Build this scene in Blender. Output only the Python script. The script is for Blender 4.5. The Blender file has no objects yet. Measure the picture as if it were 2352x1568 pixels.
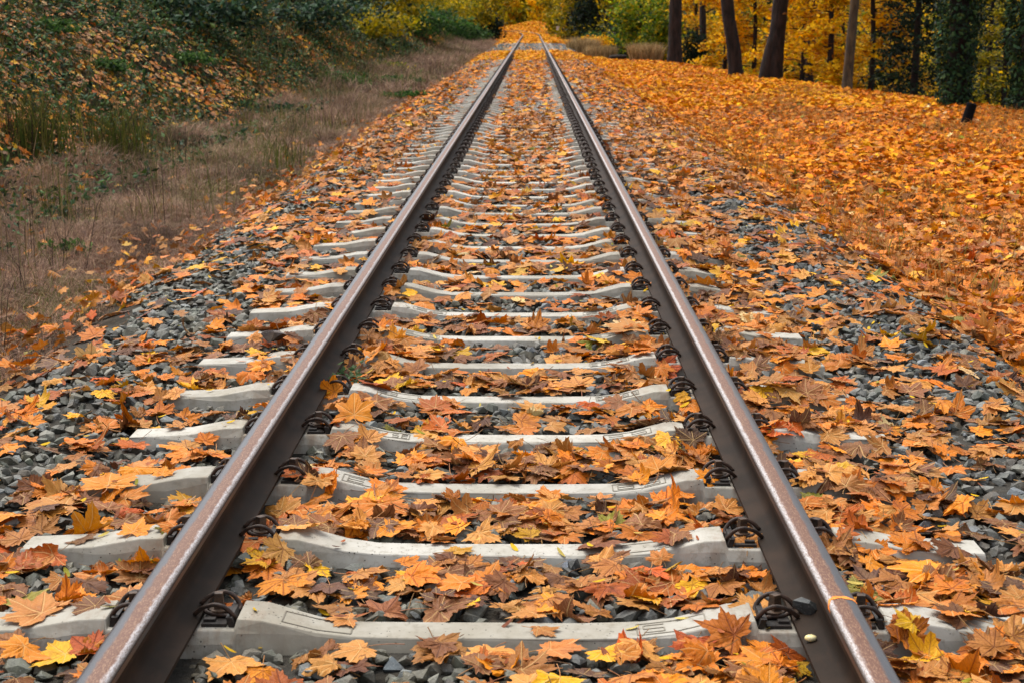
import bpy, bmesh, math, random
import numpy as np
from mathutils import Vector, Matrix

rng = np.random.default_rng(11)
random.seed(11)
C = bpy.context.scene.collection
R = math.radians

# ------------------------------------------------------------------ helpers
def lin(c):
    c = np.asarray(c, float) / 255.0
    return np.where(c <= 0.04045, c / 12.92, ((c + 0.055) / 1.055) ** 2.4)

def mesh_np(name, V, F, col=None, uv=None, smooth=False):
    V = np.ascontiguousarray(V, np.float32); F = np.ascontiguousarray(F, np.int32)
    k = F.shape[1]
    me = bpy.data.meshes.new(name)
    me.vertices.add(len(V)); me.vertices.foreach_set('co', V.ravel())
    me.loops.add(F.size); me.loops.foreach_set('vertex_index', F.ravel())
    me.polygons.add(len(F))
    me.polygons.foreach_set('loop_start', np.arange(0, F.size, k, dtype=np.int32))
    me.polygons.foreach_set('use_smooth', np.full(len(F), smooth))
    if col is not None:
        a = me.attributes.new('Col', 'FLOAT_COLOR', 'POINT')
        c = np.ones((len(V), 4), np.float32); c[:, :col.shape[1]] = col
        a.data.foreach_set('color', c.ravel())
    if uv is not None:
        u = me.uv_layers.new(name='UVMap')
        u.data.foreach_set('uv', np.ascontiguousarray(uv[F.ravel()], np.float32).ravel())
    me.update(calc_edges=True)
    return me

def obj(name, me, mat=None, parent=None):
    o = bpy.data.objects.new(name, me); C.objects.link(o)
    if mat and me is not None and not me.materials: me.materials.append(mat)
    if parent: o.parent = parent
    return o

def tag(o, label=None, cat=None, group=None, kind=None):
    if label: o['label'] = label
    if cat: o['category'] = cat
    if group: o['group'] = group
    if kind: o['kind'] = kind
    return o

class MB:
    """collects vertices and faces of one mesh"""
    def __init__(s): s.v = []; s.f = []; s.n = 0
    def add(s, V, F):
        s.v.append(np.asarray(V, float)); s.f.append(np.asarray(F, int) + s.n); s.n += len(V)
    def tube(s, P, rad, k=8, cap=True, flat=None):
        P = np.asarray(P, float); n = len(P)
        rad = np.full(n, rad) if np.isscalar(rad) else np.asarray(rad, float)
        T = np.gradient(P, axis=0); T /= np.linalg.norm(T, axis=1)[:, None] + 1e-12
        ref = np.array([0, 0, 1.0]) if abs(T[0, 2]) < .9 else np.array([1.0, 0, 0])
        V = []
        U = np.cross(T[0], ref); U /= np.linalg.norm(U)
        for i in range(n):
            U = U - T[i] * np.dot(U, T[i]); U /= np.linalg.norm(U) + 1e-12
            W = np.cross(T[i], U)
            a = np.arange(k) * 2 * np.pi / k
            V.append(P[i] + rad[i] * (np.cos(a)[:, None] * U + np.sin(a)[:, None] * W))
        V = np.concatenate(V); F = []
        for i in range(n - 1):
            for j in range(k):
                a, b = i * k + j, i * k + (j + 1) % k
                F += [(a, b, b + k), (a, b + k, a + k)]
        if cap:
            V = np.vstack([V, P[0], P[-1]]); c0, c1 = len(V) - 2, len(V) - 1
            for j in range(k):
                F += [(c0, (j + 1) % k, j), (c1, (n - 1) * k + j, (n - 1) * k + (j + 1) % k)]
        s.add(V, F)
    def box(s, c, d, M=None, taper=1.0):
        x, y, z = np.asarray(d, float) / 2
        V = np.array([(-x, -y, -z), (x, -y, -z), (x, y, -z), (-x, y, -z)] + [(-x * taper, -y * taper, z), (x * taper, -y * taper, z), (x * taper, y * taper, z), (-x * taper, y * taper, z)])
        if M is not None: V = V @ np.asarray(M).T
        F = [(0, 2, 1), (0, 3, 2), (4, 5, 6), (4, 6, 7), (0, 1, 5), (0, 5, 4), (1, 2, 6), (1, 6, 5), (2, 3, 7), (2, 7, 6), (3, 0, 4), (3, 4, 7)]
        s.add(V + np.asarray(c, float), F)
    def build(s, name, mat, parent=None, smooth=False, sharp=40):
        me = mesh_np(name, np.concatenate(s.v), np.concatenate(s.f), smooth=smooth)
        if smooth: me.set_sharp_from_angle(angle=R(sharp))
        return obj(name, me, mat, parent)

def catmull(P, m=5):
    P = np.asarray(P, float); Q = np.vstack([2 * P[0] - P[1], P, 2 * P[-1] - P[-2]]); out = []
    for i in range(1, len(Q) - 2):
        for t in np.arange(m) / m:
            a, b, c, d = Q[i - 1:i + 3]
            out.append(.5 * (2 * b + (c - a) * t + (2 * a - 5 * b + 4 * c - d) * t * t + (3 * b - a - 3 * c + d) * t ** 3))
    out.append(P[-1]); return np.array(out)

def hash2(i, j, s=0):
    h = np.sin(i * 127.1 + j * 311.7 + s * 74.7) * 43758.5453
    return h - np.floor(h)
def vnoise(x, y, s=0):
    x = np.asarray(x, float); y = np.asarray(y, float)
    i, j = np.floor(x), np.floor(y); u, v = x - i, y - j
    u = u * u * (3 - 2 * u); v = v * v * (3 - 2 * v)
    return (hash2(i, j, s) * (1 - u) + hash2(i + 1, j, s) * u) * (1 - v) + (hash2(i, j + 1, s) * (1 - u) + hash2(i + 1, j + 1, s) * u) * v
def fbm(x, y, s=0, o=3):
    t, a, n = 0, .5, 0
    for k in range(o):
        t = t + a * vnoise(np.asarray(x) * 2 ** k, np.asarray(y) * 2 ** k, s + k); n += a; a *= .5
    return t / n
def sst(a, b, x):
    t = np.clip((x - a) / (b - a), 0, 1); return t * t * (3 - 2 * t)

# ------------------------------------------------------------------ camera numbers
CAM = np.array([0.08, 0.0, 1.405]); PITCH = 11.9; YAW = 0.74; FPX = 3489.0
GAUGE = 0.7525
def px2w(x, y, z=0.0):
    """pixel of the 2352x1568 view to a world point at height z (only used to measure where things stand)"""
    d = np.array([(x - 1176) / FPX, 1.0, -(y - 784) / FPX])
    p = R(-PITCH); d = np.array([d[0], d[1] * math.cos(p) - d[2] * math.sin(p), d[1] * math.sin(p) + d[2] * math.cos(p)])
    w = R(YAW); d = np.array([d[0] * math.cos(w) - d[1] * math.sin(w), d[0] * math.sin(w) + d[1] * math.cos(w), d[2]])
    t = (z - CAM[2]) / d[2]
    return CAM + d * t
def inview(x, y, m=1.3, k=1.12):
    c = CAM[0] - y * math.tan(R(YAW))
    return (np.abs(x - c) < .337 * k * y + m) & (y > 2.0)

# ------------------------------------------------------------------ terrain
def xc(y):
    y = np.asarray(y, float)
    return np.where(y > 135, -(np.clip(y, 135, 330) - 135) ** 2 / 1730.0, 0.0)
CRY = [-20, 10, 20, 28.7, 36, 48, 62, 66, 75, 110, 300]
CRX = [13, 12, 10.6, 9.4, 8.1, 6.7, 5.8, 4.9, 4.0, 3.4, 3.6]
SLP = math.tan(R(41))
def bankd(x, y):
    return -(x - xc(y)) - 4.0 + .9 * (fbm(y * .22, x * 0 + 3.1, 5) - .5)
def gz(x, y):
    x = np.asarray(x, float); y = np.asarray(y, float)
    xl = x - xc(y)
    z = -.028 - .24 * sst(1.65, 2.75, -xl) - .27 * sst(1.75, 2.9, xl)
    t = np.maximum(bankd(x, y), 0)
    up = SLP * t * t / (t + .7)
    z = z + 11 * (1 - np.exp(-up / 11)) + .22 * (fbm(x * .8, y * .8, 9) - .5) * sst(0, 2, t)
    d = np.maximum(x - np.interp(y, CRY, CRX), 0)
    dn = .55 * d * d / (d + 1.2)
    z = z - 4.5 * (1 - np.exp(-dn / 4.5)) + .33 * np.maximum(d - 42, 0)
    z = z + 1.45 * np.exp(-((x - .3) / 4.2) ** 2 - ((y - 232) / 13.0) ** 2)
    z = z + .28 * np.maximum(y - 262, 0)
    z = z + .05 * (fbm(x * .9, y * .9, 2) - .5) * sst(1.6, 3, np.abs(xl))
    return z

xs = np.unique(np.concatenate([np.arange(-3.6, 4.0, .12), np.arange(-14, -3.6, .3), np.arange(4, 14, .35), np.arange(-70, -14, 3.), np.arange(14, 120, 3.)]))
ys = np.unique(np.concatenate([np.arange(-12, 2, 1.), np.arange(2, 16, .14), np.arange(16, 40, .35), np.arange(40, 110, .8), np.arange(110, 280, 2.), np.arange(280, 420, 10.)]))
GX, GY = np.meshgrid(xs, ys)
GZ = gz(GX, GY)
nx, ny = len(xs), len(ys)
ii = (np.arange(ny - 1)[:, None] * nx + np.arange(nx - 1)[None]).ravel()
gF = np.stack([ii, ii + 1, ii + 1 + nx, ii + nx], 1)
gx, gy = GX.ravel(), GY.ravel()
xl = gx - xc(gy)
bed = 1 - sst(1.9, 2.6, np.abs(xl)); bank = sst(-.4, .8, bankd(gx, gy)); right = sst(2.0, 2.8, xl)
col = lin((74, 58, 44))[None] * np.ones((len(gx), 1))
def mixc(c, m, t): return c * (1 - m[:, None]) + t[None] * m[:, None]
col = mixc(col, right, lin((110, 66, 34)))
far = sst(60, 110, gy) * right; col = mixc(col, far * sst(4.2, 5.5, xl), lin((60, 56, 30)))
col = mixc(col, bank, lin((34, 31, 18)))
col = mixc(col, bed, lin((66, 64, 60)))
fl = bed * sst(98, 106, gy); col = mixc(col, np.clip(fl + sst(100, 106, gy) * (1 - sst(3, 4.5, np.abs(xl))), 0, 1), lin((184, 118, 14)))
md = np.exp(-((gx - .3) / 5) ** 2 - ((gy - 230) / 16) ** 2); col = mixc(col, sst(.3, .6, md), lin((186, 122, 14)))
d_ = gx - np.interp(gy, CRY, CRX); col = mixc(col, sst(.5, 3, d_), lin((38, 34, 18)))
col = mixc(col, sst(255, 275, gy), lin((60, 60, 22)))

# ------------------------------------------------------------------ materials
class NT:
    def __init__(s, name):
        s.m = bpy.data.materials.new(name); s.m.use_nodes = True; s.t = s.m.node_tree; s.t.nodes.clear()
        s.out = s.t.nodes.new('ShaderNodeOutputMaterial')
    def n(s, typ, ins=None, **kw):
        nd = s.t.nodes.new('ShaderNode' + typ)
        for k, v in kw.items(): setattr(nd, k, v)
        for k, v in (ins or {}).items(): s.put(nd.inputs[k], v)
        return nd
    def put(s, sock, v):
        if isinstance(v, bpy.types.NodeSocket): s.t.links.new(v, sock)
        else:
            if sock.type == 'RGBA' and hasattr(v, '__len__') and len(v) == 3: v = (*v, 1)
            sock.default_value = v
    def math(s, op, a, b=0.0, c=None, clamp=False):
        nd = s.t.nodes.new('ShaderNodeMath'); nd.operation = op; nd.use_clamp = clamp
        s.put(nd.inputs[0], a); s.put(nd.inputs[1], b)
        if c is not None: s.put(nd.inputs[2], c)
        return nd.outputs[0]
    def mix(s, f, a, b, mode='MIX'):
        nd = s.t.nodes.new('ShaderNodeMix'); nd.data_type = 'RGBA'; nd.blend_type = mode; nd.clamp_factor = True
        s.put(nd.inputs[0], f); s.put(nd.inputs[6], a); s.put(nd.inputs[7], b)
        return nd.outputs[2]
    def ramp(s, f, a, b):
        nd = s.t.nodes.new('ShaderNodeMapRange'); nd.interpolation_type = 'SMOOTHSTEP'
        s.put(nd.inputs[0], f); s.put(nd.inputs[1], a); s.put(nd.inputs[2], b)
        return nd.outputs[0]
    def noise(s, vec, scale, detail=3, w=None, rough=.55):
        nd = s.n('TexNoise', {'Scale': scale, 'Detail': detail, 'Roughness': rough})
        if w is not None: nd.noise_dimensions = '4D'; s.put(nd.inputs['W'], w)
        if vec is not None: s.put(nd.inputs['Vector'], vec)
        return nd.outputs[0]
    def done(s, **ins):
        b = s.n('BsdfPrincipled')
        for k, v in ins.items(): s.put(b.inputs[k], v)
        s.bsdf = b; s.t.links.new(b.outputs[0], s.out.inputs[0]); return s.m
    def bump(s, h, dist=.01, st=.6):
        return s.n('Bump', {'Height': h, 'Distance': dist, 'Strength': st}).outputs[0]
    def attr(s): return s.n('Attribute', attribute_name='Col')
    def translucent(s, colsock, f):
        t = s.n('BsdfTranslucent', {'Color': colsock}); mx = s.n('MixShader', {0: f})
        s.t.links.new(s.bsdf.outputs[0], mx.inputs[1]); s.t.links.new(t.outputs[0], mx.inputs[2]); s.t.links.new(mx.outputs[0], s.out.inputs[0])

def ground_mat():
    N = NT('ground'); a = N.attr(); tc = N.n('TexCoord').outputs['Object']
    n1 = N.noise(tc, 3, 6, rough=.7); n2 = N.noise(tc, 22, 4, rough=.7)
    c = N.mix(N.ramp(n1, .35, .7), a.outputs['Color'], N.mix(1.0, a.outputs['Color'], (.45, .42, .36), 'MULTIPLY'))
    c = N.mix(N.ramp(n2, .5, .75), c, N.mix(.18, a.outputs['Color'], (.16, .1, .05)))
    return N.done(**{'Base Color': c, 'Roughness': 1.0, 'Specular IOR Level': .03, 'Normal': N.bump(n2, .03, .8)})
def leaf_mat(name='maple_leaf_skin', veins=True, trans=.14, rough=.48):
    N = NT(name); a = N.attr(); w = N.math('MULTIPLY', a.outputs['Alpha'], 57.0)
    col = a.outputs['Color']
    uv = N.n('UVMap').outputs[0]
    big = N.noise(uv, 1.6, 3, w); fine = N.noise(uv, 9, 4, w, .7)
    dark = N.mix(1.0, col, (.52, .38, .27), 'MULTIPLY'); lite = N.mix(.28, col, (.60, .32, .08))
    c = N.mix(N.math('MULTIPLY', N.ramp(big, .5, .74), .75), col, dark)
    c = N.mix(N.math('MULTIPLY', N.ramp(big, .48, .28), .55), c, lite)
    c = N.mix(N.math('MULTIPLY', N.ramp(fine, .45, .75), .35), c, dark)
    nrm = N.bump(fine, .004, .5)
    if veins:
        sep = N.n('SeparateXYZ', {0: uv}); ax = N.math('ABSOLUTE', sep.outputs[0]); y = sep.outputs[1]
        ds = []
        for ang in (0, 48, 101):
            sx, cy = math.sin(R(ang)), math.cos(R(ang))
            along = N.math('ADD', N.math('MULTIPLY', ax, sx), N.math('MULTIPLY', y, cy))
            perp = N.math('ABSOLUTE', N.math('SUBTRACT', N.math('MULTIPLY', ax, cy), N.math('MULTIPLY', y, sx)))
            neg = N.math('MULTIPLY', N.math('LESS_THAN', along, 0.0), 5.0)
            ds.append((N.math('ADD', perp, neg), along))
        d = N.math('MINIMUM', N.math('MINIMUM', ds[0][0], ds[1][0]), ds[2][0])
        main = N.ramp(d, .024, .008)
        # side veins: chevrons along each rib
        al = N.math('MAXIMUM', N.math('MAXIMUM', ds[0][1], ds[1][1]), ds[2][1])
        ch = N.math('SINE', N.math('MULTIPLY', N.math('SUBTRACT', al, N.math('MULTIPLY', d, .9)), 44.0))
        side = N.math('MULTIPLY', N.ramp(ch, .80, .99), .35)
        vein = N.math('MAXIMUM', main, side)
        hue = N.mix(N.ramp(a.outputs['Alpha'], .35, .55), N.mix(1.0, col, (.42, .28, .22), 'MULTIPLY'), N.mix(.55, col, (.70, .45, .18)))
        c = N.mix(N.math('MULTIPLY', vein, .8), c, hue)
        vo = N.n('TexVoronoi', {'Scale': 5.0, 'Vector': uv}, voronoi_dimensions='4D'); N.put(vo.inputs['W'], w)
        spot = N.math('MULTIPLY', N.ramp(vo.outputs['Distance'], .10, .05), N.math('GREATER_THAN', N.noise(uv, 2.5, 1, w), .56))
        c = N.mix(N.math('MULTIPLY', spot, .85), c, (.022, .014, .01))
        stalk = N.math('LESS_THAN', y, -1.5)
        c = N.mix(stalk, c, N.mix(a.outputs['Alpha'], (.055, .018, .012), (.40, .22, .07)))
        h = N.math('SUBTRACT', N.math('MULTIPLY', fine, .5), N.math('MULTIPLY', vein, .6))
        nrm = N.bump(h, .006, .7)
    m = N.done(**{'Base Color': c, 'Roughness': N.math('ADD', rough, N.math('MULTIPLY', fine, .2)), 'Specular IOR Level': .22 if veins else .08, 'Normal': nrm})
    N.translucent(c, trans); return m
def foliage_mat(name, trans=.3, rough=.6):
    N = NT(name); a = N.attr(); tc = N.n('TexCoord').outputs['Object']
    n1 = N.noise(tc, 5, 2)
    c = N.mix(N.math('MULTIPLY', N.ramp(n1, .4, .7), .4), a.outputs['Color'], N.mix(1.0, a.outputs['Color'], (.6, .55, .5), 'MULTIPLY'))
    m = N.done(**{'Base Color': c, 'Roughness': rough, 'Specular IOR Level': .12}); N.translucent(c, trans); return m
def stone_mat():
    N = NT('ballast_rock'); a = N.attr(); tc = N.n('TexCoord').outputs['Object']
    n1 = N.noise(tc, 30, 5, rough=.65); n2 = N.noise(tc, 160, 3, rough=.7)
    c = N.mix(N.ramp(n1, .35, .7), N.mix(1.0, a.outputs['Color'], (.55, .55, .55), 'MULTIPLY'), a.outputs['Color'])
    c = N.mix(N.math('MULTIPLY', N.ramp(n2, .56, .7), .35), c, (.3, .3, .29))
    c = N.mix(N.math('MULTIPLY', N.ramp(N.noise(tc, 7, 4), .48, .70), .5), c, (.105, .075, .045))
    return N.done(**{'Base Color': c, 'Roughness': .62, 'Specular IOR Level': .5, 'Normal': N.bump(n2, .004, .6)})
def concrete_mat(name='concrete', base=(147, 144, 136)):
    N = NT(name); tc = N.n('TexCoord').outputs['Object']; rnd = N.math('MULTIPLY', N.n('ObjectInfo').outputs['Random'], 40.0)
    n1 = N.noise(tc, 2.6, 5, rnd, .65); n2 = N.noise(tc, 38, 4, rnd, .7); n3 = N.noise(tc, 9, 5, rnd, .7)
    b = lin(base)
    c = N.mix(N.ramp(n1, .34, .64), tuple(b * np.array([.72, .68, .60])), tuple(b * 1.12))
    c = N.mix(N.math('MULTIPLY', N.ramp(n2, .50, .68), .6), c, tuple(b * np.array([.56, .52, .44])))
    c = N.mix(N.math('MULTIPLY', N.ramp(n3, .57, .74), .55), c, (.17, .13, .085))
    vo = N.n('TexVoronoi', {'Scale': 70.0, 'Vector': tc}).outputs['Distance']
    pore = N.math('MULTIPLY', N.ramp(vo, .17, .09), N.math('GREATER_THAN', n3, .52))
    c = N.mix(pore, c, (.05, .043, .035)); sx_ = N.math('ABSOLUTE', N.n('SeparateXYZ', {0: tc}).outputs[0]); seat = N.ramp(N.math('ABSOLUTE', N.math('SUBTRACT', sx_, .75)), .34, .10)
    n4 = N.noise(N.n('Mapping', {'Vector': tc, 'Scale': (1, .35, .35)}).outputs[0], 24, 4, rnd, .7)
    c = N.mix(N.math('MULTIPLY', N.math('MULTIPLY', seat, N.ramp(n4, .42, .66)), .55), c, (.15, .085, .045))
    c = N.mix(N.math('MULTIPLY', N.ramp(N.noise(tc, 5.5, 3, rnd, .6), .55, .72), .4), c, (.14, .125, .10))
    tn = N.math('ADD', .94, N.math('MULTIPLY', N.n('ObjectInfo').outputs['Random'], .28)); c = N.mix(1.0, c, N.n('CombineColor', {0: tn, 1: tn, 2: tn}).outputs[0], 'MULTIPLY')
    h = N.math('SUBTRACT', N.math('MULTIPLY', n2, .5), pore)
    return N.done(**{'Base Color': c, 'Roughness': .88, 'Normal': N.bump(h, .003, .8)})
def rail_mat():
    N = NT('rail_steel'); uv = N.n('UVMap').outputs[0]; sep = N.n('SeparateXYZ', {0: uv}); u = sep.outputs[0]; hd = N.math('GREATER_THAN', u, -.5)
    tc = N.n('TexCoord').outputs['Object']
    mp = N.n('Mapping', {'Vector': tc, 'Scale': (1, .22, 1)}).outputs[0]
    n1 = N.noise(mp, 60, 5, rough=.7); n2 = N.noise(mp, 420, 3, rough=.75); n3 = N.noise(tc, 7, 4)
    edge = N.math('MULTIPLY', N.math('SUBTRACT', n1, .5), .022)
    ue = N.math('ADD', u, edge)
    slate = N.mix(n1, (.022, .021, .024), (.046, .045, .050))
    rust = N.mix(N.ramp(n2, .47, .68), (.085, .026, .008), (.24, .13, .07))
    rust = N.mix(N.math('MULTIPLY', N.ramp(n1, .5, .7), .5), rust, (.10, .033, .014))
    pol = N.mix(N.ramp(n2, .36, .62), (.20, .15, .125), (.44, .41, .40))
    side = N.mix(N.ramp(n3, .35, .7), (.016, .0105, .007), (.032, .019, .012))
    side = N.mix(N.math('MULTIPLY', N.ramp(n1, .55, .75), .5), side, (.040, .018, .009))
    c = N.mix(N.ramp(ue, -.012, -.004), slate, rust)
    pm = N.ramp(ue, .018, .025)
    c = N.mix(pm, c, pol)
    top = N.math('MULTIPLY', hd, N.math('SUBTRACT', 1.0, N.ramp(u, .029, .034)))
    c = N.mix(top, side, c)
    metal = N.math('MULTIPLY', top, N.math('ADD', N.math('MULTIPLY', pm, .75), .12))
    rg = N.math('SUBTRACT', N.math('SUBTRACT', .72, N.math('MULTIPLY', top, .17)), N.math('MULTIPLY', N.math('MULTIPLY', pm, top), .15))
    rg = N.math('SUBTRACT', rg, N.math('MULTIPLY', N.math('SUBTRACT', 1.0, N.ramp(ue, -.012, -.004)), N.math('MULTIPLY', top, .2)))
    return N.done(**{'Base Color': c, 'Metallic': metal, 'Specular IOR Level': N.math('ADD', .10, N.math('MULTIPLY', top, .35)), 'Roughness': rg, 'Normal': N.bump(n2, .0012, .35)})
def simple_mat(name, c1, c2, scale=20, rough=.6, metal=0, bump=.003, stretch=None, spec=.35):
    N = NT(name); tc = N.n('TexCoord').outputs['Object']
    if stretch: tc = N.n('Mapping', {'Vector': tc, 'Scale': stretch}).outputs[0]
    n = N.noise(tc, scale, 5, rough=.65)
    return N.done(**{'Base Color': N.mix(N.ramp(n, .35, .68), tuple(lin(c1)), tuple(lin(c2))), 'Roughness': rough, 'Metallic': metal, 'Specular IOR Level': spec, 'Normal': N.bump(n, bump, .8)})

M = dict(ground=ground_mat(), leaf=leaf_mat(), far_leaf=leaf_mat('fallen_leaf_far', False, .12, .55), fol=foliage_mat('foliage', .4), grass=foliage_mat('dry_stalk', .2, .75),
         ivy=foliage_mat('ivy_leaf', .16, .62), stone=stone_mat(), conc=concrete_mat(), mark=concrete_mat('cast_relief', (112, 107, 97)), rail=rail_mat(),
         clip=simple_mat('clamp_steel', (36, 28, 24), (66, 46, 34), 60, .6, .1), screw=simple_mat('screw_steel', (46, 36, 29), (84, 62, 44), 60, .6, .1),
         plate=simple_mat('guide_plate', (24, 22, 21), (44, 36, 31), 40, .6), bark=simple_mat('bark', (24, 18, 17), (52, 40, 36), 9, .95, 0, .08, (1, 1, .25)),
         palebark=simple_mat('pale_bark', (50, 40, 30), (88, 72, 52), 9, .9, 0, .05, (1, 1, .25)), post=simple_mat('black_plastic', (9, 9, 11), (17, 17, 20), 30, .9, spec=.08),
         stalk=simple_mat('leaf_stalk', (120, 60, 30), (176, 120, 60), 14, .5), paint=simple_mat('orange_paint', (214, 108, 14), (240, 140, 30), 120, .6), white=simple_mat('white_plate', (176, 178, 196), (206, 206, 220), 20, .5),
         log=simple_mat('rotten_log', (24, 19, 16), (52, 42, 34), 12, .9, 0, .03), nut=simple_mat('pale_shell', (214, 196, 130), (236, 226, 180), 40, .35))

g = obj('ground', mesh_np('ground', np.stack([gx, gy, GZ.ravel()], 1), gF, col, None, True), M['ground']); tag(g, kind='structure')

# ------------------------------------------------------------------ rails
def rail_profile():
    # x towards the gauge side, z up from the foot; points with a head flag
    P = [(-.0625, 0), (-.0625, .010), (-.020, .022), (-.0085, .036), (-.0075, .060), (-.0075, .085), (-.010, .098), (-.031, .108)]
    for a in np.linspace(180, 100, 5): P.append((-.0205 + .013 * math.cos(R(a)), .1345 + .013 * math.sin(R(a))))
    for x in (-.015, -.008, 0, .008, .015): P.append((x, .149 - x * x / .6))
    for a in np.linspace(80, 0, 6): P.append((.0205 + .013 * math.cos(R(a)), .1345 + .013 * math.sin(R(a))))
    P += [(.031, .108), (.010, .098), (.0075, .085), (.0075, .060), (.0085, .036), (.020, .022), (.0625, .010), (.0625, 0)]
    return np.array(P)
RAILZ = .036
def make_rail(sgn, label):
    P = rail_profile(); n = len(P)
    yy = np.concatenate([np.arange(-1.5, 20, .5), np.arange(20, 135, 2.5), np.arange(135, 262, 3)])
    V = []; UV = []
    for y in yy:
        x = sgn * GAUGE + float(xc(y))
        V.append(np.stack([x - sgn * P[:, 0], np.full(n, y), RAILZ + P[:, 1]], 1))
        head = P[:, 1] > .125
        UV.append(np.stack([np.where(head, P[:, 0], -1.0), np.full(n, y)], 1))
    V = np.concatenate(V); UV = np.concatenate(UV); F = []
    for i in range(len(yy) - 1):
        for j in range(n):
            a, b = i * n + j, i * n + (j + 1) % n
            F.append((a, b, b + n, a + n) if sgn < 0 else (a, a + n, b + n, b))
    me = mesh_np('steel_rail', V, F, None, UV, True); me.set_sharp_from_angle(angle=R(50))
    o = obj('steel_rail', me, M['rail']); tag(o, label, 'rail', 'rails of the track'); return o
rl = make_rail(-1, 'rust-topped steel rail on the side of the brown grass bank')
rr = make_rail(1, 'steel rail with a bright polished edge and an orange paint mark, beside the leafy verge')
# orange spray mark on the head of the wood-side rail
pw = px2w(1915, 1375, RAILZ + .149)
b = MB(); pr = rail_profile(); pr = pr[(pr[:, 1] > .1340)]
q = []
for k, (x, z) in enumerate(pr):
    q.append((GAUGE - x, z + RAILZ + .0009))
q = np.array(q[2:]); V = []; m_ = len(q)
for k in range(m_):
    t = k / (m_ - 1); cy = pw[1] + .035 * math.sin(t * 3.0) - .01 - .03 * t; wd = .004 + .005 * (.5 + .5 * math.sin(k * 2.1)) * (1 if t < .9 else 1.8)
    V += [(q[k, 0], cy - wd, q[k, 1]), (q[k, 0], cy + wd, q[k, 1])]
F = []
for k in range(m_ - 1): F += [(2 * k, 2 * k + 2, 2 * k + 3), (2 * k, 2 * k + 3, 2 * k + 1)]
b.add(V, F); pm = b.build('paint_mark', M['paint'], rr); pm['label'] = 'short orange spray paint mark across the rail head'

# ------------------------------------------------------------------ sleepers
SP = 0.563; S0 = 3.36; NS = 172
SX = [0, .20, .34, .42, .49, .545, .60, .606, .70, .80, .899, .905, .97, 1.03, 1.10, 1.20, 1.295]
SZ = [0, 0, .003, .013, .031, .046, .049, .028, .028, .028, .028, .049, .047, .036, .022, .018, .014]
SW = [.047, .047, .048, .051, .055, .058, .060, .072, .076, .076, .072, .060, .060, .058, .057, .057, .054]
def sleeper_top(x):
    return np.interp(np.abs(x), SX, SZ)
def sleeper_mesh(full=True, seed=0):
    r = np.random.default_rng(seed)
    X = [-x for x in SX[:0:-1]] + SX; V = []
    for x in X:
        ax = abs(x); zt = np.interp(ax, SX, SZ); w = np.interp(ax, SX, SW)
        ch = .004 + .022 * sst(.40, .58, ax) * (1 - sst(1.05, 1.15, ax)) if ax > .34 else .004
        cw = .004 + .012 * sst(.40, .58, ax) * (1 - sst(1.05, 1.15, ax))
        e = .0016 * r.standard_normal(4)
        V += [(x * 1.01, -.145, -.20), (x * 1.0, -w - cw + e[0], zt - ch - .002), (x, -w + e[1], zt), (x, w + e[2], zt), (x, w + cw + e[3], zt - ch - .002), (x * 1.01, .145, -.20)]
    F = []; n = len(X)
    for i in range(n - 1):
        for j in range(5):
            a = i * 6 + j; F.append((a, a + 6, a + 7, a + 1))
    V = np.array(V); b = bmesh.new(); vs = [b.verts.new(v) for v in V]
    for f in F: b.faces.new([vs[k] for k in f][::-1])
    b.faces.new([vs[k] for k in range(6)]); b.faces.new([vs[(n - 1) * 6 + k] for k in range(6)][::-1])
    bmesh.ops.recalc_face_normals(b, faces=b.faces)
    if full:
        ed = [e for e in b.edges if len(e.link_faces) == 2 and e.calc_face_angle(0) > R(24)]
        bmesh.ops.bevel(b, geom=ed, offset=.0035, segments=2, affect='EDGES', profile=.6)
    me = bpy.data.meshes.new('concrete_sleeper'); b.to_mesh(me); b.free()
    me.materials.append(M['conc']); return me
BX = .652; SEAT = .028
half = [(-.043, -.058, .028), (-.051, -.034, .052), (-.056, 0, .064), (-.056, .026, .055), (-.052, .043, .034), (-.041, .049, .018), (-.027, .040, .014), (-.021, .012, .018), (-.02, -.018, .022), (-.013, -.033, .025), (0, -.038, .026)]
CP = catmull(half + [(-a, b_, c_) for a, b_, c_ in half[-2::-1]], 4)
def clip_meshes():
    b = MB(); P = np.stack([-CP[:, 1], CP[:, 0], CP[:, 2]], 1)     # local: +x towards the rail, y along the track
    b.tube(P, .0068, 8)
    clamp = mesh_np('tension_clamp', np.concatenate(b.v), np.concatenate(b.f), smooth=True); clamp.materials.append(M['clip'])
    b = MB()
    a = np.linspace(0, 2 * np.pi, 17)[:-1]
    b.tube([(0, 0, .022), (0, 0, .026), (0, 0, .031), (0, 0, .034)], [.023, .0265, .0265, .014], 18)
    b.box((0, 0, .057), (.027, .027, .050), None, .8)
    b.tube([(0, 0, .000), (0, 0, .024)], .011, 10)
    scr = mesh_np('sleeper_screw', np.concatenate(b.v), np.concatenate(b.f)); scr.materials.append(M['screw'])
    b = MB()
    b.box((.004, 0, .005), (.066, .148, .010)); b.box((-.041, 0, .013), (.016, .150, .034), np.array([[1, 0, .25], [0, 1, 0], [0, 0, 1]]).astype(float))
    b.box((.018, .045, .013), (.030, .022, .010)); b.box((.018, -.045, .013), (.030, .022, .010))
    pl = mesh_np('rail_fastening', np.concatenate(b.v), np.concatenate(b.f)); pl.materials.append(M['plate'])
    b = MB(); b.tube(P[::3], .0075, 4, False); b.box((0, 0, .045), (.026, .026, .05)); b.box((0, 0, .006), (.08, .14, .012))
    lo = mesh_np('rail_fastening', np.concatenate(b.v), np.concatenate(b.f)); lo.materials.append(M['clip'])
    return clamp, scr, pl, lo
CLAMP, SCREW, PLATE, CLIPLOW = clip_meshes()

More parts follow.
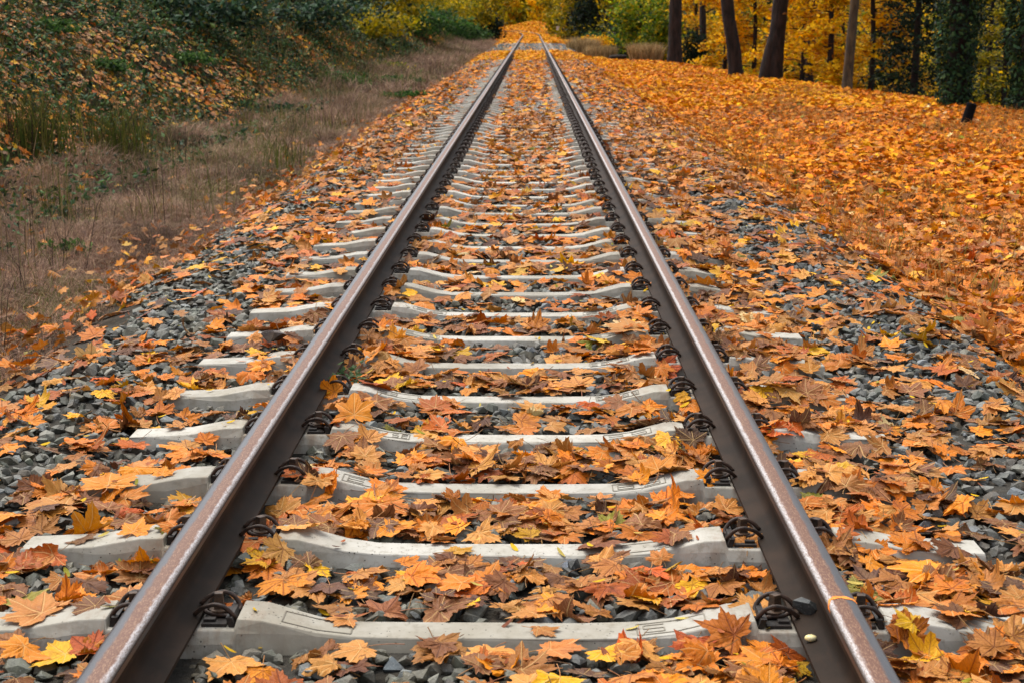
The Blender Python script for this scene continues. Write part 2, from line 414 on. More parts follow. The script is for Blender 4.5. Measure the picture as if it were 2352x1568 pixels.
SEG = {'E': 'abdeg', '5': 'abdfg', '8': 'abcdefg', 'S': 'abdfg', '3': 'adcfg', 'B': 'abcdefg', '0': 'abcdef', '7': 'adf', '1': 'cf'}
def cast_mark(text, x0, x1, side):
    """raised frame and square letters following the sleeper top"""
    b = MB(); t = .0016
    def strip(xa, ya, xb, yb):
        n = max(2, int(abs(xb - xa) / .015) + 1)
        for i in range(n):
            u0, u1 = i / n, (i + 1) / n
            p = [(xa + (xb - xa) * u, ya + (yb - ya) * u) for u in (u0, u1)]
            (ax, ay), (bx, by) = p; d = np.array([bx - ax, by - ay]); L = np.hypot(*d); nn = np.array([-d[1], d[0]]) / L * t
            z = [float(sleeper_top(v)) for v in (ax, bx)]; V = []
            for h in (-.001, .0016):
                V += [(ax - nn[0], ay - nn[1], z[0] + h), (bx - nn[0], by - nn[1], z[1] + h), (bx + nn[0], by + nn[1], z[1] + h), (ax + nn[0], ay + nn[1], z[0] + h)]
            b.add(V, [(0, 2, 1), (0, 3, 2), (4, 5, 6), (4, 6, 7), (0, 1, 5), (0, 5, 4), (1, 2, 6), (1, 6, 5), (2, 3, 7), (2, 7, 6), (3, 0, 4), (3, 4, 7)])
    ya, yb = -.034, .030
    if text.startswith('['):
        strip(x0, ya, x1, ya); strip(x0, yb, x1, yb); strip(x0, ya, x0, yb); strip(x1, ya, x1, yb)
    tx = text.strip('[]'); w = (x1 - x0) / max(len(tx), 1)
    for i, ch in enumerate(tx):
        if ch == ' ': continue
        xa, xb = x0 + i * w + .2 * w, x0 + (i + 1) * w - .2 * w; y0, y1 = ya + .012, yb - .012; ym = (y0 + y1) / 2
        segs = {'a': (xa, y1, xb, y1), 'g': (xa, y0, xb, y0), 'd': (xa, ym, xb, ym), 'b': (xa, ym, xa, y1), 'c': (xb, ym, xb, y1), 'e': (xa, y0, xa, ym), 'f': (xb, y0, xb, ym)}
        for s_ in SEG.get(ch, ''): strip(*segs[s_])
    return b
ORD = ['first', 'second', 'third', 'fourth', 'fifth', 'sixth', 'seventh', 'eighth', 'ninth', 'tenth', 'eleventh', 'twelfth', 'thirteenth', 'fourteenth', 'fifteenth', 'sixteenth', 'seventeenth', 'eighteenth', 'nineteenth', 'twentieth', 'twenty-first', 'twenty-second', 'twenty-third', 'twenty-fourth', 'twenty-fifth']
SY = S0 + SP * np.arange(NS)
full = [sleeper_mesh(True, k) for k in range(5)]; low = sleeper_mesh(False, 9)
marks = {0: ('[   ]', '[5 ]'), 1: ('', '[ 3]'), 2: ('[E5]', '[B5]'), 3: ('[5E 5E]', '[35]'), 4: ('[S3 1]', '[E8 8S]'), 5: ('', '[E8 5]'), 6: ('[5 3]', '[88]'), 7: ('[35]', '[53]')}
for k in range(NS):
    near = k < 22
    o = obj('concrete_sleeper', full[k % 5] if near else low)
    o.location = (float(xc(SY[k])) + float(rng.normal(0, .004)), SY[k], float(rng.normal(0, .002)) if near else 0)
    if near: o.rotation_euler.z = float(rng.normal(0, .003))
    if k < 25:
        lab = f'{ORD[k]} concrete sleeper counted up from the bottom edge of the picture'
        if k == 0: lab = 'lowest concrete sleeper in the picture, a peach leaf on its shoulder, mortar-grey and wide'
    else: lab = 'small distant concrete sleeper lying in orange leaves between the rails'
    tag(o, lab, 'sleeper', 'concrete sleepers under the rails')
    if k < 112:
        for sx in (-1, 1):
            for io in (-1, 1):      # gauge side and field side
                xx = sx * (GAUGE - io * (GAUGE - BX)); rz = 0 if sx * io > 0 else math.pi
                ro = (rng.normal(0, .03))
                if near:
                    f = obj('rail_fastening', PLATE, None, o); f.location = (xx, 0, SEAT); f.rotation_euler.z = rz; f.scale = (.88, .74, .78)
                    c1 = obj('tension_clamp', CLAMP, None, f); c1.rotation_euler.z = ro
                    c2 = obj('sleeper_screw', SCREW, None, f); c2.rotation_euler.z = float(rng.uniform(0, 1.5))
                else:
                    f = obj('rail_fastening', CLIPLOW, None, o); f.location = (xx, 0, SEAT); f.rotation_euler.z = rz
    if k in marks:
        for tx, x0, x1 in ((marks[k][0], -.50, -.34), (marks[k][1], .33, .49)):
            if tx: cast_mark(tx, x0, x1, 1).build('cast_mark', M['mark'], o)

# ------------------------------------------------------------------ instancing by numpy
def rotm(yaw, tx, ty):
    """N rotation matrices: yaw about z, then tilt so that the normal leans by the slopes tx, ty"""
    n = np.stack([-tx, -ty, np.ones_like(tx)], 1); n /= np.linalg.norm(n, axis=1)[:, None]
    a = np.stack([np.cos(yaw), np.sin(yaw), np.zeros_like(yaw)], 1)
    u = a - n * (a * n).sum(1)[:, None]; u /= np.linalg.norm(u, axis=1)[:, None]
    v = np.cross(n, u)
    return np.stack([u, v, n], 2)
def batch(VV, F, idx, Rm, sc, T):
    P = VV[idx]
    sc = np.asarray(sc); sc = sc[:, None, None] if sc.ndim == 1 else sc[:, None, :]
    V = np.einsum('nij,nvj->nvi', Rm, P * sc) + T[:, None, :]
    nv = VV.shape[1]
    FF = F[None] + (np.arange(len(idx)) * nv)[:, None, None]
    return V.reshape(-1, 3), FF.reshape(-1, F.shape[1])

# ------------------------------------------------------------------ stones
def ico(sub):
    b = bmesh.new(); bmesh.ops.create_icosphere(b, subdivisions=sub, radius=1.0)
    V = np.array([v.co[:] for v in b.verts]); F = np.array([[v.index for v in f.verts] for f in b.faces]); b.free(); return V, F
def rocks(n, seed, pts=13):
    """angular broken stones: convex hulls of a few random points"""
    r = np.random.default_rng(seed); out = []
    for k in range(n):
        P = r.standard_normal((pts, 3)); P /= np.linalg.norm(P, axis=1)[:, None]; P *= r.uniform(.8, 1.1, (pts, 1)) * r.uniform([.85, .65, .45], [1.3, 1.0, .8])
        b = bmesh.new()
        for p in P: b.verts.new(p)
        h = bmesh.ops.convex_hull(b, input=b.verts); bmesh.ops.delete(b, geom=[v for v in b.verts if not v.link_faces], context='VERTS')
        bmesh.ops.triangulate(b, faces=b.faces); b.verts.index_update()
        out.append((np.array([v.co[:] for v in b.verts]), np.array([[v.index for v in f.verts] for f in b.faces]))); b.free()
    return out
STONEPAL = lin([(116, 118, 116), (98, 104, 100), (80, 82, 80), (120, 128, 138), (104, 102, 90), (64, 66, 66), (136, 138, 136), (88, 94, 84)])
STW = np.array([.2, .2, .16, .08, .12, .1, .05, .09])
H0X, H0Y, HC = -3.0, 2.3, .01; HNX, HNY = 680, 1090       # support heights, 1 cm cells: x -3..3.8, y 2.3..13.2
hx = H0X + (np.arange(HNX) + .5) * HC; hy = H0Y + (np.arange(HNY) + .5) * HC
HXX, HYY = np.meshgrid(hx, hy); H = gz(HXX, HYY)
for y in SY[SY < 14]:
    m = np.abs(HYY - y) < .078; mm = m & (np.abs(HXX) < 1.295); H[mm] = np.maximum(H[mm], sleeper_top(HXX[mm]))
def on_sleeper(x, y, m=.0):
    k = np.round((y - S0) / SP); return (np.abs(y - (S0 + k * SP)) < .085 + m) & (np.abs(x - xc(y)) < 1.30 + m) & (y > S0 - .2)
def near_rail(x, y, w): return np.abs(np.abs(x - xc(y)) - GAUGE) < w
def scatter_stones(y0, y1, dens, smin, smax, sub, seed, name, upd):
    r = np.random.default_rng(seed); RK = rocks(36, seed, 15 if sub == 2 else 10)
    n = int((y1 - y0) * 5.4 * dens); x = r.uniform(-2.75, 2.65, n); y = r.uniform(y0, y1, n)
    x = x + xc(y)
    edge = np.where(x < xc(y), 2.2 + .35 * (vnoise(y * .9, y * 0, 31) - .5) * 2, 2.35 + .3 * (vnoise(y * .8, y * 0, 32) - .5))
    ok = inview(x, y) & ~on_sleeper(x, y, .012) & ~near_rail(x, y, .055) & (np.abs(x - xc(y)) < edge)
    x, y = x[ok], y[ok]; n = len(x)
    s = r.uniform(smin, smax, n) * (.8 + .5 * r.random(n) ** 3)
    z = gz(x, y) + r.uniform(-.012, .012, n) + .2 * s
    z = np.where(near_rail(x, y, .10), np.minimum(z, -.03), z)
    if upd:
        for i in range(n):
            ci, cj, q = int((x[i] - H0X) / HC), int((y[i] - H0Y) / HC), max(1, int(s[i] / HC))
            if q < ci < HNX - q and q < cj < HNY - q:
                sl = H[cj - q:cj + q + 1, ci - q:ci + q + 1]
                d = np.hypot(*np.meshgrid(np.arange(-q, q + 1), np.arange(-q, q + 1))) * HC / (s[i] * 1.05)
                np.maximum(sl, np.where(d < 1, z[i] + .5 * s[i] * np.sqrt(np.clip(1 - d * d, 0, 1)), -9), out=sl)
    Rm = rotm(r.uniform(0, 6.28, n), r.normal(0, .45, n), r.normal(0, .45, n))
    T = np.stack([x, y, z], 1); kind = r.integers(0, 36, n); VS, FS, IDX, off = [], [], [], 0
    for k in range(36):
        q = np.nonzero(kind == k)[0]; Vk, Fk = batch(RK[k][0][None], RK[k][1], np.zeros(len(q), int), Rm[q], s[q], T[q])
        VS.append(Vk); FS.append(Fk + off); off += len(Vk); IDX.append(np.repeat(q, len(RK[k][0])))
    V, F2, IDX = np.concatenate(VS), np.concatenate(FS), np.concatenate(IDX)
    c = STONEPAL[r.choice(8, n, p=STW)] * r.uniform(.46, 1.0, (n, 1)) * np.where((x < 0)[:, None], [[1.07, 1.0, .80]], [[1.04, 1.0, .90]])
    o = obj(name, mesh_np(name, V, F2, c[IDX]), M['stone']); tag(o, 'grey crushed stone ballast round the sleepers', kind='stuff')
scatter_stones(2.3, 8.0, 640, .020, .037, 2, 3, 'ballast_gravel', True)
scatter_stones(8.0, 16.0, 520, .023, .037, 1, 4, 'ballast_gravel', True)
scatter_stones(16.0, 48.0, 240, .028, .045, 1, 5, 'ballast_gravel', False)
scatter_stones(48.0, 104.0, 70, .045, .075, 1, 6, 'ballast_gravel', False)

# ------------------------------------------------------------------ leaves
OUT = {0: [(0, 1.0), (5, .84), (10, .86), (13, .72), (19, .71), (22, .64), (26, .57), (32, .66), (36, .78), (41, .78), (47, .95), (53, .81), (59, .83), (62, .69), (70, .66), (74, .59), (79, .54), (86, .58), (91, .64), (95, .62), (101, .74), (108, .61), (115, .58), (121, .47), (127, .40), (138, .46), (148, .33), (163, .19)],
       1: [(0, 1.0), (11, .80), (26, .58), (37, .78), (47, .95), (60, .79), (78, .54), (92, .62), (101, .74), (116, .54), (127, .40), (139, .45), (163, .18)],
       2: [(0, 1.0), (26, .62), (47, .95), (78, .56), (101, .72), (140, .42)]}
def leaf_topology(lod):
    h = OUT[lod]; full_ = h + [(-a, r) for a, r in h[:0:-1]]
    a = np.array([R(p[0]) for p in full_]); r = np.array([p[1] for p in full_]); n = len(a)
    P = np.stack([r * np.sin(a), r * np.cos(a)], 1)
    if lod == 2:
        V = np.vstack([[0, 0], P]); F = [(0, 1 + (i + 1) % n, 1 + i) for i in range(n)]
    else:
        rings = [.34, .68, 1.0] if lod == 0 else [.55, 1.0]
        V = np.vstack([[0, 0]] + [P * q for q in rings]); F = [(0, 1 + (i + 1) % n, 1 + i) for i in range(n)]
        for k in range(len(rings) - 1):
            o = 1 + k * n
            for i in range(n):
                j = (i + 1) % n; F += [(o + i, o + j, o + n + j), (o + i, o + n + j, o + n + i)]
    return V, np.array(F)
def minperp(P):
    ax, y = np.abs(P[:, 0]), P[:, 1]; d = np.full(len(P), 9.)
    for g_ in (0, 48, 101):
        s_, c_ = math.sin(R(g_)), math.cos(R(g_)); al = ax * s_ + y * c_; d = np.minimum(d, np.where(al < 0, 9, np.abs(ax * c_ - y * s_)))
    return np.minimum(d, .5)
def leaf_variants(lod, n, seed, stalk):
    P0, F = leaf_topology(lod); r = np.random.default_rng(seed); VS = []; kinds = []
    for k in range(n):
        P = P0 * np.array([r.uniform(.92, 1.1), 1.0]); rad = np.hypot(P[:, 0], P[:, 1]); th = np.arctan2(P[:, 0], P[:, 1])
        P = P * (1 + .05 * np.sin(3 * th + r.uniform(0, 6)) + .04 * r.standard_normal(len(P)) * (rad > .3))[:, None]
        kind = r.choice(3, p=[.48, .36, .16]); q = [.7, 1.2, 1.9][kind]
        z = r.normal(0, .12) * q * rad ** 2 + r.normal(0, .10) * q * (P[:, 0] ** 2 - P[:, 1] ** 2) + r.normal(0, .12) * q * P[:, 0] * P[:, 1]
        z = z + r.uniform(-.15, .55) * q * .5 * minperp(P0) + .07 * q * np.sin(r.integers(3, 7) * th + r.uniform(0, 6)) * rad ** 2.5
        z = z + .022 * q * r.standard_normal(len(P)) * (rad > .15)
        V = np.column_stack([P, z])
        for _ in range([1, 1, 2][kind]):
            ps = r.uniform(0, 6.28); kk = r.normal(0, [.4, .95, 1.5][kind]); off = r.uniform(-.2, .35)
            if abs(kk) > .05:
                d = np.array([math.cos(ps), math.sin(ps)]); u = V[:, :2] @ d - off; m = u > 0
                du = np.where(m, np.sin(np.clip(kk * u, -2.6, 2.6)) / kk - u, 0); dz = np.where(m, (1 - np.cos(np.clip(kk * u, -2.6, 2.6))) / kk, 0)
                V[:, :2] += du[:, None] * d; V[:, 2] += dz
        V[:, 2] -= np.percentile(V[:, 2], 15)
        VS.append(V); kinds.append(kind)
    UV = P0.copy()
    SV = []; sF = None
    for k in range(n):
        L = r.uniform(.6, 1.1); b1, b2 = r.normal(0, .35), r.normal(.15, .3); t = np.linspace(0, 1, 6)
        P = np.stack([b1 * t ** 2 * L, -.02 - t * L, VS[k][0, 2] + b2 * t ** 1.6 * L + .0 * t], 1)
        b = MB(); b.tube(P, np.linspace(.011, .017, 6), 4, False); SV.append(np.concatenate(b.v)); sF = np.concatenate(b.f)
    SV = np.array(SV)
    VS = np.array(VS)
    if stalk:
        F = np.vstack([F, sF + VS.shape[1]]); VS = np.concatenate([VS, SV], 1); UV = np.vstack([UV, np.tile([0., -2.], (SV.shape[1], 1))])
    return VS, F, UV, kinds, SV, sF
NV = 40
L0 = leaf_variants(0, NV, 21, True); L0b = leaf_variants(0, NV, 21, False); L1 = leaf_variants(1, NV, 22, False); L2 = leaf_variants(2, NV, 23, False)

PN = ['orange', 'bright orange', 'tan', 'peach', 'brown', 'rust', 'yellow', 'dark brown', 'red orange', 'olive', 'pale', 'golden']
PAL = lin([(206, 114, 12), (218, 132, 12), (174, 110, 46), (200, 134, 60), (132, 82, 46), (172, 84, 12), (228, 170, 14), (98, 64, 46), (192, 84, 12), (128, 122, 36), (226, 190, 130), (226, 156, 6)])
W_TRACK = np.array([.20, .11, .20, .17, .17, .055, .03, .055, .008, .004, .006, .02])
W_VERGE = np.array([.33, .24, .055, .075, .04, .09, .03, .008, .025, .004, .008, .11])
W_DRIFT = np.array([.30, .14, .14, .11, .11, .12, .01, .02, .03, .01, .005, .02]); W_DRIFT /= W_DRIFT.sum()
W_FAR = np.array([.08, .20, .02, .04, 0, .01, .12, 0, 0, 0, 0, .53])
W_BANK = np.array([.09, .05, .22, .14, .18, .03, .12, .05, .01, .06, .03, .05])
W_LEFT = np.array([.20, .11, .17, .14, .14, .09, .05, .04, .025, .01, .005, .03])
for w_ in (W_TRACK, W_VERGE, W_FAR, W_BANK, W_LEFT): w_ /= w_.sum()
def leafcol(r, n, w):
    k = r.choice(len(PN), n, p=w)
    c = PAL[k] * r.uniform(.5, 1.16, (n, 1)) * r.uniform(.93, 1.07, (n, 3))
    return np.column_stack([c, r.random(n)]), k
def drop(x, y, rad):
    """settle one leaf on what lies there: returns z and slopes, and raises the support"""
    ci, cj, q = int((x - H0X) / HC), int((y - H0Y) / HC), max(3, int(rad / HC))
    if not (q < ci < HNX - q - 1 and q < cj < HNY - q - 1): return None
    sl = H[cj - q:cj + q + 1, ci - q:ci + q + 1]
    k = np.arange(-q, q + 1) * HC; KX, KY = np.meshgrid(k, k); m = KX ** 2 + KY ** 2 <= (rad * .95) ** 2
    h = sl[m]; kx, ky = KX[m], KY[m]; hm = h.mean(); sxx = (kx * kx).sum()
    a, b_ = (kx * (h - hm)).sum() / sxx, (ky * (h - hm)).sum() / sxx
    sg = math.hypot(a, b_)
    if sg > .5: a *= .5 / sg; b_ *= .5 / sg
    res = h - (a * kx + b_ * ky); z = np.percentile(res, 72)
    m2 = KX ** 2 + KY ** 2 <= (rad * .62) ** 2
    sl[m2] = np.maximum(sl[m2], (z + a * KX + b_ * KY)[m2] + .006)
    return z, a, b_

r = np.random.default_rng(77)
# --- near field, settled one by one; density by zone
def dens_near(x, y):
    d = np.full(x.shape, 225.)
    d = np.where(x < -.85, 120, d); d = np.where(x < -1.5, 26 + 70 * vnoise(x * 1.3, y * 1.3, 44) ** 2, d); d = np.where(x < -2.35, 55, d)
    d = np.where(x > .85, 270, d)
    d = np.where((x > 1.35) & (x < 2.45), 60 + 70 * vnoise(x * 2, y * 2, 45), d)
    d = np.where(x > 2.45, 330, d)
    bare = vnoise(x * 1.7 + 5, y * 1.7, 46)
    d = np.where((np.abs(x) > .48) & (np.abs(x) < .7), d * 1.25, d)
    d = d * np.where((y > 5) & (np.abs(x) < .7), 1 - .3 * sst(5, 9, y), 1)
    return d * np.where(np.abs(x) < .7, .25 + 1.3 * bare, .6 + .8 * bare)
n = 34000; x = r.uniform(-2.9, 3.7, n); y = r.uniform(2.4, 13.0, n)
keep = r.random(n) < dens_near(x, y) / (n / (6.6 * 10.6))
os_ = on_sleeper(x, y, .0)
keep &= ~(os_ & (r.random(n) > np.where(np.abs(x) < .60, .07, np.where(np.abs(x) < .9, .5, np.where(x < 0, np.where(x < -1.12, .34, .13), .72)))))
keep &= ~near_rail(x, y, np.where(np.abs(x) > GAUGE, .056, .070 + .02 * r.random(n)))
keep &= inview(x, y)
x, y = x[keep], y[keep]
size = r.uniform(.050, .094, len(x))
PX, SL = [], []
for i in range(len(x)):
    d = drop(x[i], y[i], size[i] * .85)
    if d: PX.append((x[i], y[i], d[0], size[i])); SL.append(d[1:])
PX = np.array(PX); SL = np.array(SL)
def emit(PX, SL, L, mat, w, name, seed, label, extra=.12):
    r = np.random.default_rng(seed); n = len(PX)
    VV, F, UV = L[:3]
    if isinstance(w, tuple):        # drifts of older, browner leaves among the fresh ones
        c, c2 = leafcol(r, n, w[0])[0], leafcol(r, n, w[1])[0]
        m = r.random(n) < sst(.42, .64, fbm(PX[:, 0] * .6 + 3, PX[:, 1] * .28, 66)); c[m] = c2[m]
    else: c, _ = leafcol(r, n, w)
    flip = np.where(r.random(n) < .38, -1., 1.)
    sc = np.stack([PX[:, 3], PX[:, 3], PX[:, 3] * flip * r.uniform(.6, 1.15, n)], 1)
    Rm = rotm(r.uniform(0, 6.28, n), SL[:, 0] + r.normal(0, extra, n), SL[:, 1] + r.normal(0, extra, n))
    T = PX[:, :3].copy(); T[:, 2] += np.where(flip < 0, .012, .004)
    V, F2 = batch(VV, F, r.integers(0, len(VV), n), Rm, sc, T)
    o = obj(name, mesh_np(name, V, F2, np.repeat(c, VV.shape[1], 0), np.tile(UV, (n, 1)), True), mat)
    return tag(o, label, kind='stuff')
trk = PX[:, 0] < 2.4
lft = PX[:, 0] < -.9
nr = PX[:, 1] < 7.2
for m_, L, w, sd in ((nr & trk & ~lft, L0, W_TRACK, 1), (nr & lft, L0, W_LEFT, 2), (nr & ~trk, L0, W_VERGE, 3), (~nr & trk & ~lft, L1, W_TRACK, 4), (~nr & lft, L1, W_LEFT, 5), (~nr & ~trk, L1, W_VERGE, 6)):
    if m_.sum(): emit(PX[m_], SL[m_], L, M['leaf'], w, 'leaf_litter', sd, 'layer of fallen orange and brown maple leaves', .10)

# --- the 300 leaves that show largest, each one a thing
ZONES = [(-9, -2.1, 'by the brown grass'), (-2.1, -1.35, 'far outside bank-side rail'), (-1.35, -.85, 'close outside bank-side rail'), (-.85, -.62, 'against bank-side rail'), (-.62, -.22, 'inside bank-side rail'),
         (-.22, .22, 'at mid-track'), (.22, .62, 'inside verge-side rail'), (.62, .85, 'against verge-side rail'), (.85, 1.35, 'close outside verge-side rail'), (1.35, 2.3, 'far outside verge-side rail'), (2.3, 9, 'on the leafy verge')]
def where(x, y):
    z = next(t for a, b_, t in ZONES if a <= x < b_)
    q = (y - S0) / SP; k = int(round(q))
    if k >= 0 and abs(q - k) < .16 and abs(x) < 1.3: return f'on the {ORD[k]} sleeper', z
    if q < 0: return 'below the first sleeper', z
    return f'past the {ORD[int(q)]} sleeper', z
heroes = [  # where it lies in the photo (2352-wide view), width in px, colour, slopes, yaw of tip
    (870, 1190, 135, 0, (.1, .45), 200), (960, 1350, 92, 6, (0, .25), 20), (1130, 1515, 120, 3, (0, .3), 170), (800, 1450, 88, 2, (.05, .1), 100), (815, 1010, 95, 1, (.1, 1.1), 5),
    (1510, 1125, 85, 1, (-.1, .7), 10), (1450, 775, 100, 10, (0, .15), 80), (310, 1278, 78, 1, (-.1, .5), 350), (250, 1145, 120, 1, (0, .3), 10), (150, 1185, 130, 3, (0, .2), 100),
    (1540, 1275, 78, 5, (0, .3), 60), (1395, 660, 52, 1, (0, .6), 20), (1745, 1455, 110, 3, (.05, .15), 45), (1100, 1060, 110, 3, (0, .35), 180), (590, 1290, 110, 5, (.1, .3), 60),
    (1000, 955, 80, 5, (0, .5), 0), (375, 1130, 55, 1, (0, .5), 0), (215, 745, 70, 0, (0, .6), 30), (130, 820, 70, 7, (0, .5), 60), (2330, 1180, 110, 3, (0, .2), 200), (2000, 518, 45, 6, (0, .5), 0),
    (2130, 1340, 140, 1, (.05, .3), 90), (2185, 1390, 120, 0, (0, .2), 10), (1700, 1060, 60, 3, (0, .3), 0), (1330, 900, 90, 3, (0, .3), 10), (1450, 790, 110, 3, (0, .2), 10), (690, 1140, 80, 5, (0, .4), 0),
    (530, 1310, 90, 1, (0, .4), 120), (680, 1255, 85, 4, (0, .3), 60), (100, 1460, 150, 2, (0, .2), 60), (210, 1520, 110, 8, (0, .3), 0), (1310, 1080, 70, 0, (0, .3), 0)]
r = np.random.default_rng(1234); todo = []
for (a, b_, wpx, ci, sl, yw) in heroes:
    p = px2w(a, b_, -.02); dist = math.hypot(p[0] - CAM[0], p[1]); todo.append((p[0], p[1], wpx * dist / FPX / 1.42 * 1.05, ci, sl, R(yw)))
tries = 0
while len(todo) < 300 and tries < 20000:
    tries += 1
    y = 3.0 + 3.6 * r.random() ** 1.35; half_ = .337 * y + .1; x = CAM[0] - y * math.tan(R(YAW)) + r.uniform(-half_, half_)
    if near_rail(np.array(x), np.array(y), .11): continue
    if on_sleeper(np.array(x), np.array(y), .02) and r.random() > (.07 if abs(x) < .68 else .15 if x < 0 else .6): continue
    if r.random() > dens_near(np.array([x]), np.array([y]))[0] / 220: continue
    w = W_LEFT if x < -.9 else W_TRACK
    todo.append((x, y, r.uniform(.058, .098), int(r.choice(len(PN), p=w)), None, r.uniform(0, 6.28)))
info = []
for i, (x, y, s, ci, sl, yaw) in enumerate(todo):
    d = drop(x, y, s * .8)
    if d is None: d = (float(gz(x, y)) + .05, 0, 0)
    k = int(r.integers(0, NV))
    if sl is not None:
        sy_ = sl[1] if sl[1] > 1 else sl[1] * .6; d = (d[0] + .25 * s * min(1.0, sy_), -sl[0], sy_ * .75)
        flat = [j for j in range(NV) if L0b[3][j] == 0]; k = flat[i % len(flat)]
    kind = L0b[3][k]
    VV, F, UV = L0b[:3]; SV, sF = L0b[4], L0b[5]
    c = np.append(PAL[ci] * r.uniform(.68, 1.1), r.random())[None].repeat(VV.shape[1], 0)
    fl = -1. if (sl is None and r.random() < .35) else 1.
    V = VV[k] * np.array([1, 1, fl * (.8 if sl is None else .7)]) * s; S = SV[k] * np.array([1, 1, fl * .8]) * s
    o = obj('maple_leaf', mesh_np('maple_leaf', V, F if fl > 0 else F[:, ::-1], c, UV, True), M['leaf'])
    Rm = rotm(np.array([yaw]), np.array([d[1]]), np.array([d[2]]))[0]
    M4 = Matrix([[*Rm[0], x], [*Rm[1], y], [*Rm[2], d[0] + (.012 if fl < 0 else .004)], [0, 0, 0, 1]]); o.matrix_world = M4
    st = obj('leaf_stalk', mesh_np('leaf_stalk', S, sF, None, None, True), M['stalk'], o)
    a, z = where(x, y)
    info.append((o, ('large' if s > .086 else 'small' if s < .068 else 'mid-sized') + ' ' + ['flat', 'curled', 'crumpled'][kind] + ' ' + PN[ci] + ' leaf ' + a + ', ' + z, x))
by = {}
for t in info: by.setdefault(t[1], []).append(t)
for lab, ts in by.items():
    ts.sort(key=lambda t: t[2])
    for j, t in enumerate(ts):
        L = lab if len(ts) == 1 else lab + (', nearer bank' if j == 0 else ', farther from bank' if len(ts) == 2 else f', {ORD[j]} from bank')
        tag(t[0], L, 'leaf', 'maple leaves lying on the track')

# --- farther ground cover of leaves
def field(n, x0, x1, y0, y1, size, L, w, name, seed, label, ok=None, zj=.03, tilt=.28, mat=None, ypow=1.0, dz=0.0):
    r = np.random.default_rng(seed); y = y0 + (y1 - y0) * r.random(n) ** ypow; x = r.uniform(x0, x1, n) + xc(y)
    k = inview(x, y)
    if ok is not None: k &= ok(x, y, r)
    x, y = x[k], y[k]; n = len(x)
    e = .15; sx = (gz(x + e, y) - gz(x - e, y)) / (2 * e); sy = (gz(x, y + e) - gz(x, y - e)) / (2 * e)
    z = np.where(on_sleeper(x, y, -.01), sleeper_top(x - xc(y)) - .006, gz(x, y)) + r.random(n) ** 2 * zj + .010 + dz
    s = r.uniform(size[0], size[1], n)
    return emit(np.stack([x, y, z, s], 1), np.stack([sx, sy], 1), L, mat or M['leaf'], w, name, seed + 1, label, tilt)
def track_ok(p0):
    def f(x, y, r):
        k = ~near_rail(x, y, .10) & ~((np.abs(x - xc(y)) < GAUGE) & near_rail(x, y, .18) & (r.random(len(x)) < .72))
        os_ = on_sleeper(x, y); k &= ~(os_ & (r.random(len(x)) > np.where(np.abs(x - xc(y)) > .85, np.where(x > 0, .65, .2), np.clip(.06 + (y - 14) * .011, .06, .6))))
        dl = np.where(x - xc(y) < -.9, .55, 1.0); dl = np.where(x - xc(y) < -1.9, .5, dl)
        return k & (r.random(len(x)) < dl)
    return f
LBL = 'carpet of fallen orange maple leaves farther along'
field(10500, -2.3, 2.45, 13.0, 24, (.05, .09), L1, W_TRACK, 'leaf_litter', 101, LBL, track_ok(0), .03, .25)
field(28000, -2.4, 2.6, 24, 72, (.055, .095), L2, W_VERGE * .4 + W_TRACK * .6, 'leaf_litter', 103, LBL, track_ok(0), .03, .22, M['far_leaf'], .9)
field(9000, -2.4, 3.4, 56, 73, (.07, .12), L2, W_FAR, 'leaf_litter', 105, LBL, lambda x, y, r: ~near_rail(x, y, .10), .05, .3, M['far_leaf'])
def verge_ok(x, y, r):
    cr = np.interp(y, CRY, CRX); thin = .35 + .65 * sst(.25, .45, fbm(x * .55, y * .3, 61))
    return (x < cr + 2.2) & (x > 2.35 + .5 * (vnoise(y * .8, y * 0, 62) - .5)) & (r.random(len(x)) < thin)
field(26000, 2.2, 6.2, 5.0, 14, (.045, .08), L1, (W_VERGE, W_DRIFT), 'leaf_litter', 111, LBL, verge_ok, .05, .34)
field(75000, 2.2, 12.5, 13, 30, (.048, .084), L2, (W_VERGE, W_DRIFT), 'leaf_litter', 113, LBL, verge_ok, .06, .34, M['far_leaf'], 1.15)
field(62000, 2.2, 11.0, 30, 67, (.06, .10), L2, (W_VERGE * .4 + W_FAR * .6, W_VERGE), 'leaf_litter', 115, LBL, verge_ok, .07, .4, M['far_leaf'])
field(800, -2.6, 3.6, 73, 102, (.07, .12), L2, W_VERGE, 'leaf_litter', 117, LBL, lambda x, y, r: ~near_rail(x, y, .12), .03, .2, M['far_leaf'])
field(34000, -3.0, 4.4, 98, 250, (.13, .22), L2, W_FAR, 'leaf_litter', 119, LBL, lambda x, y, r: ~near_rail(x, y, .17), .08, .35, M['far_leaf'])
field(9000, -1.0, 9.0, 212, 246, (.14, .24), L2, W_FAR, 'leaf_litter', 121, LBL, None, .2, .5, M['far_leaf'])

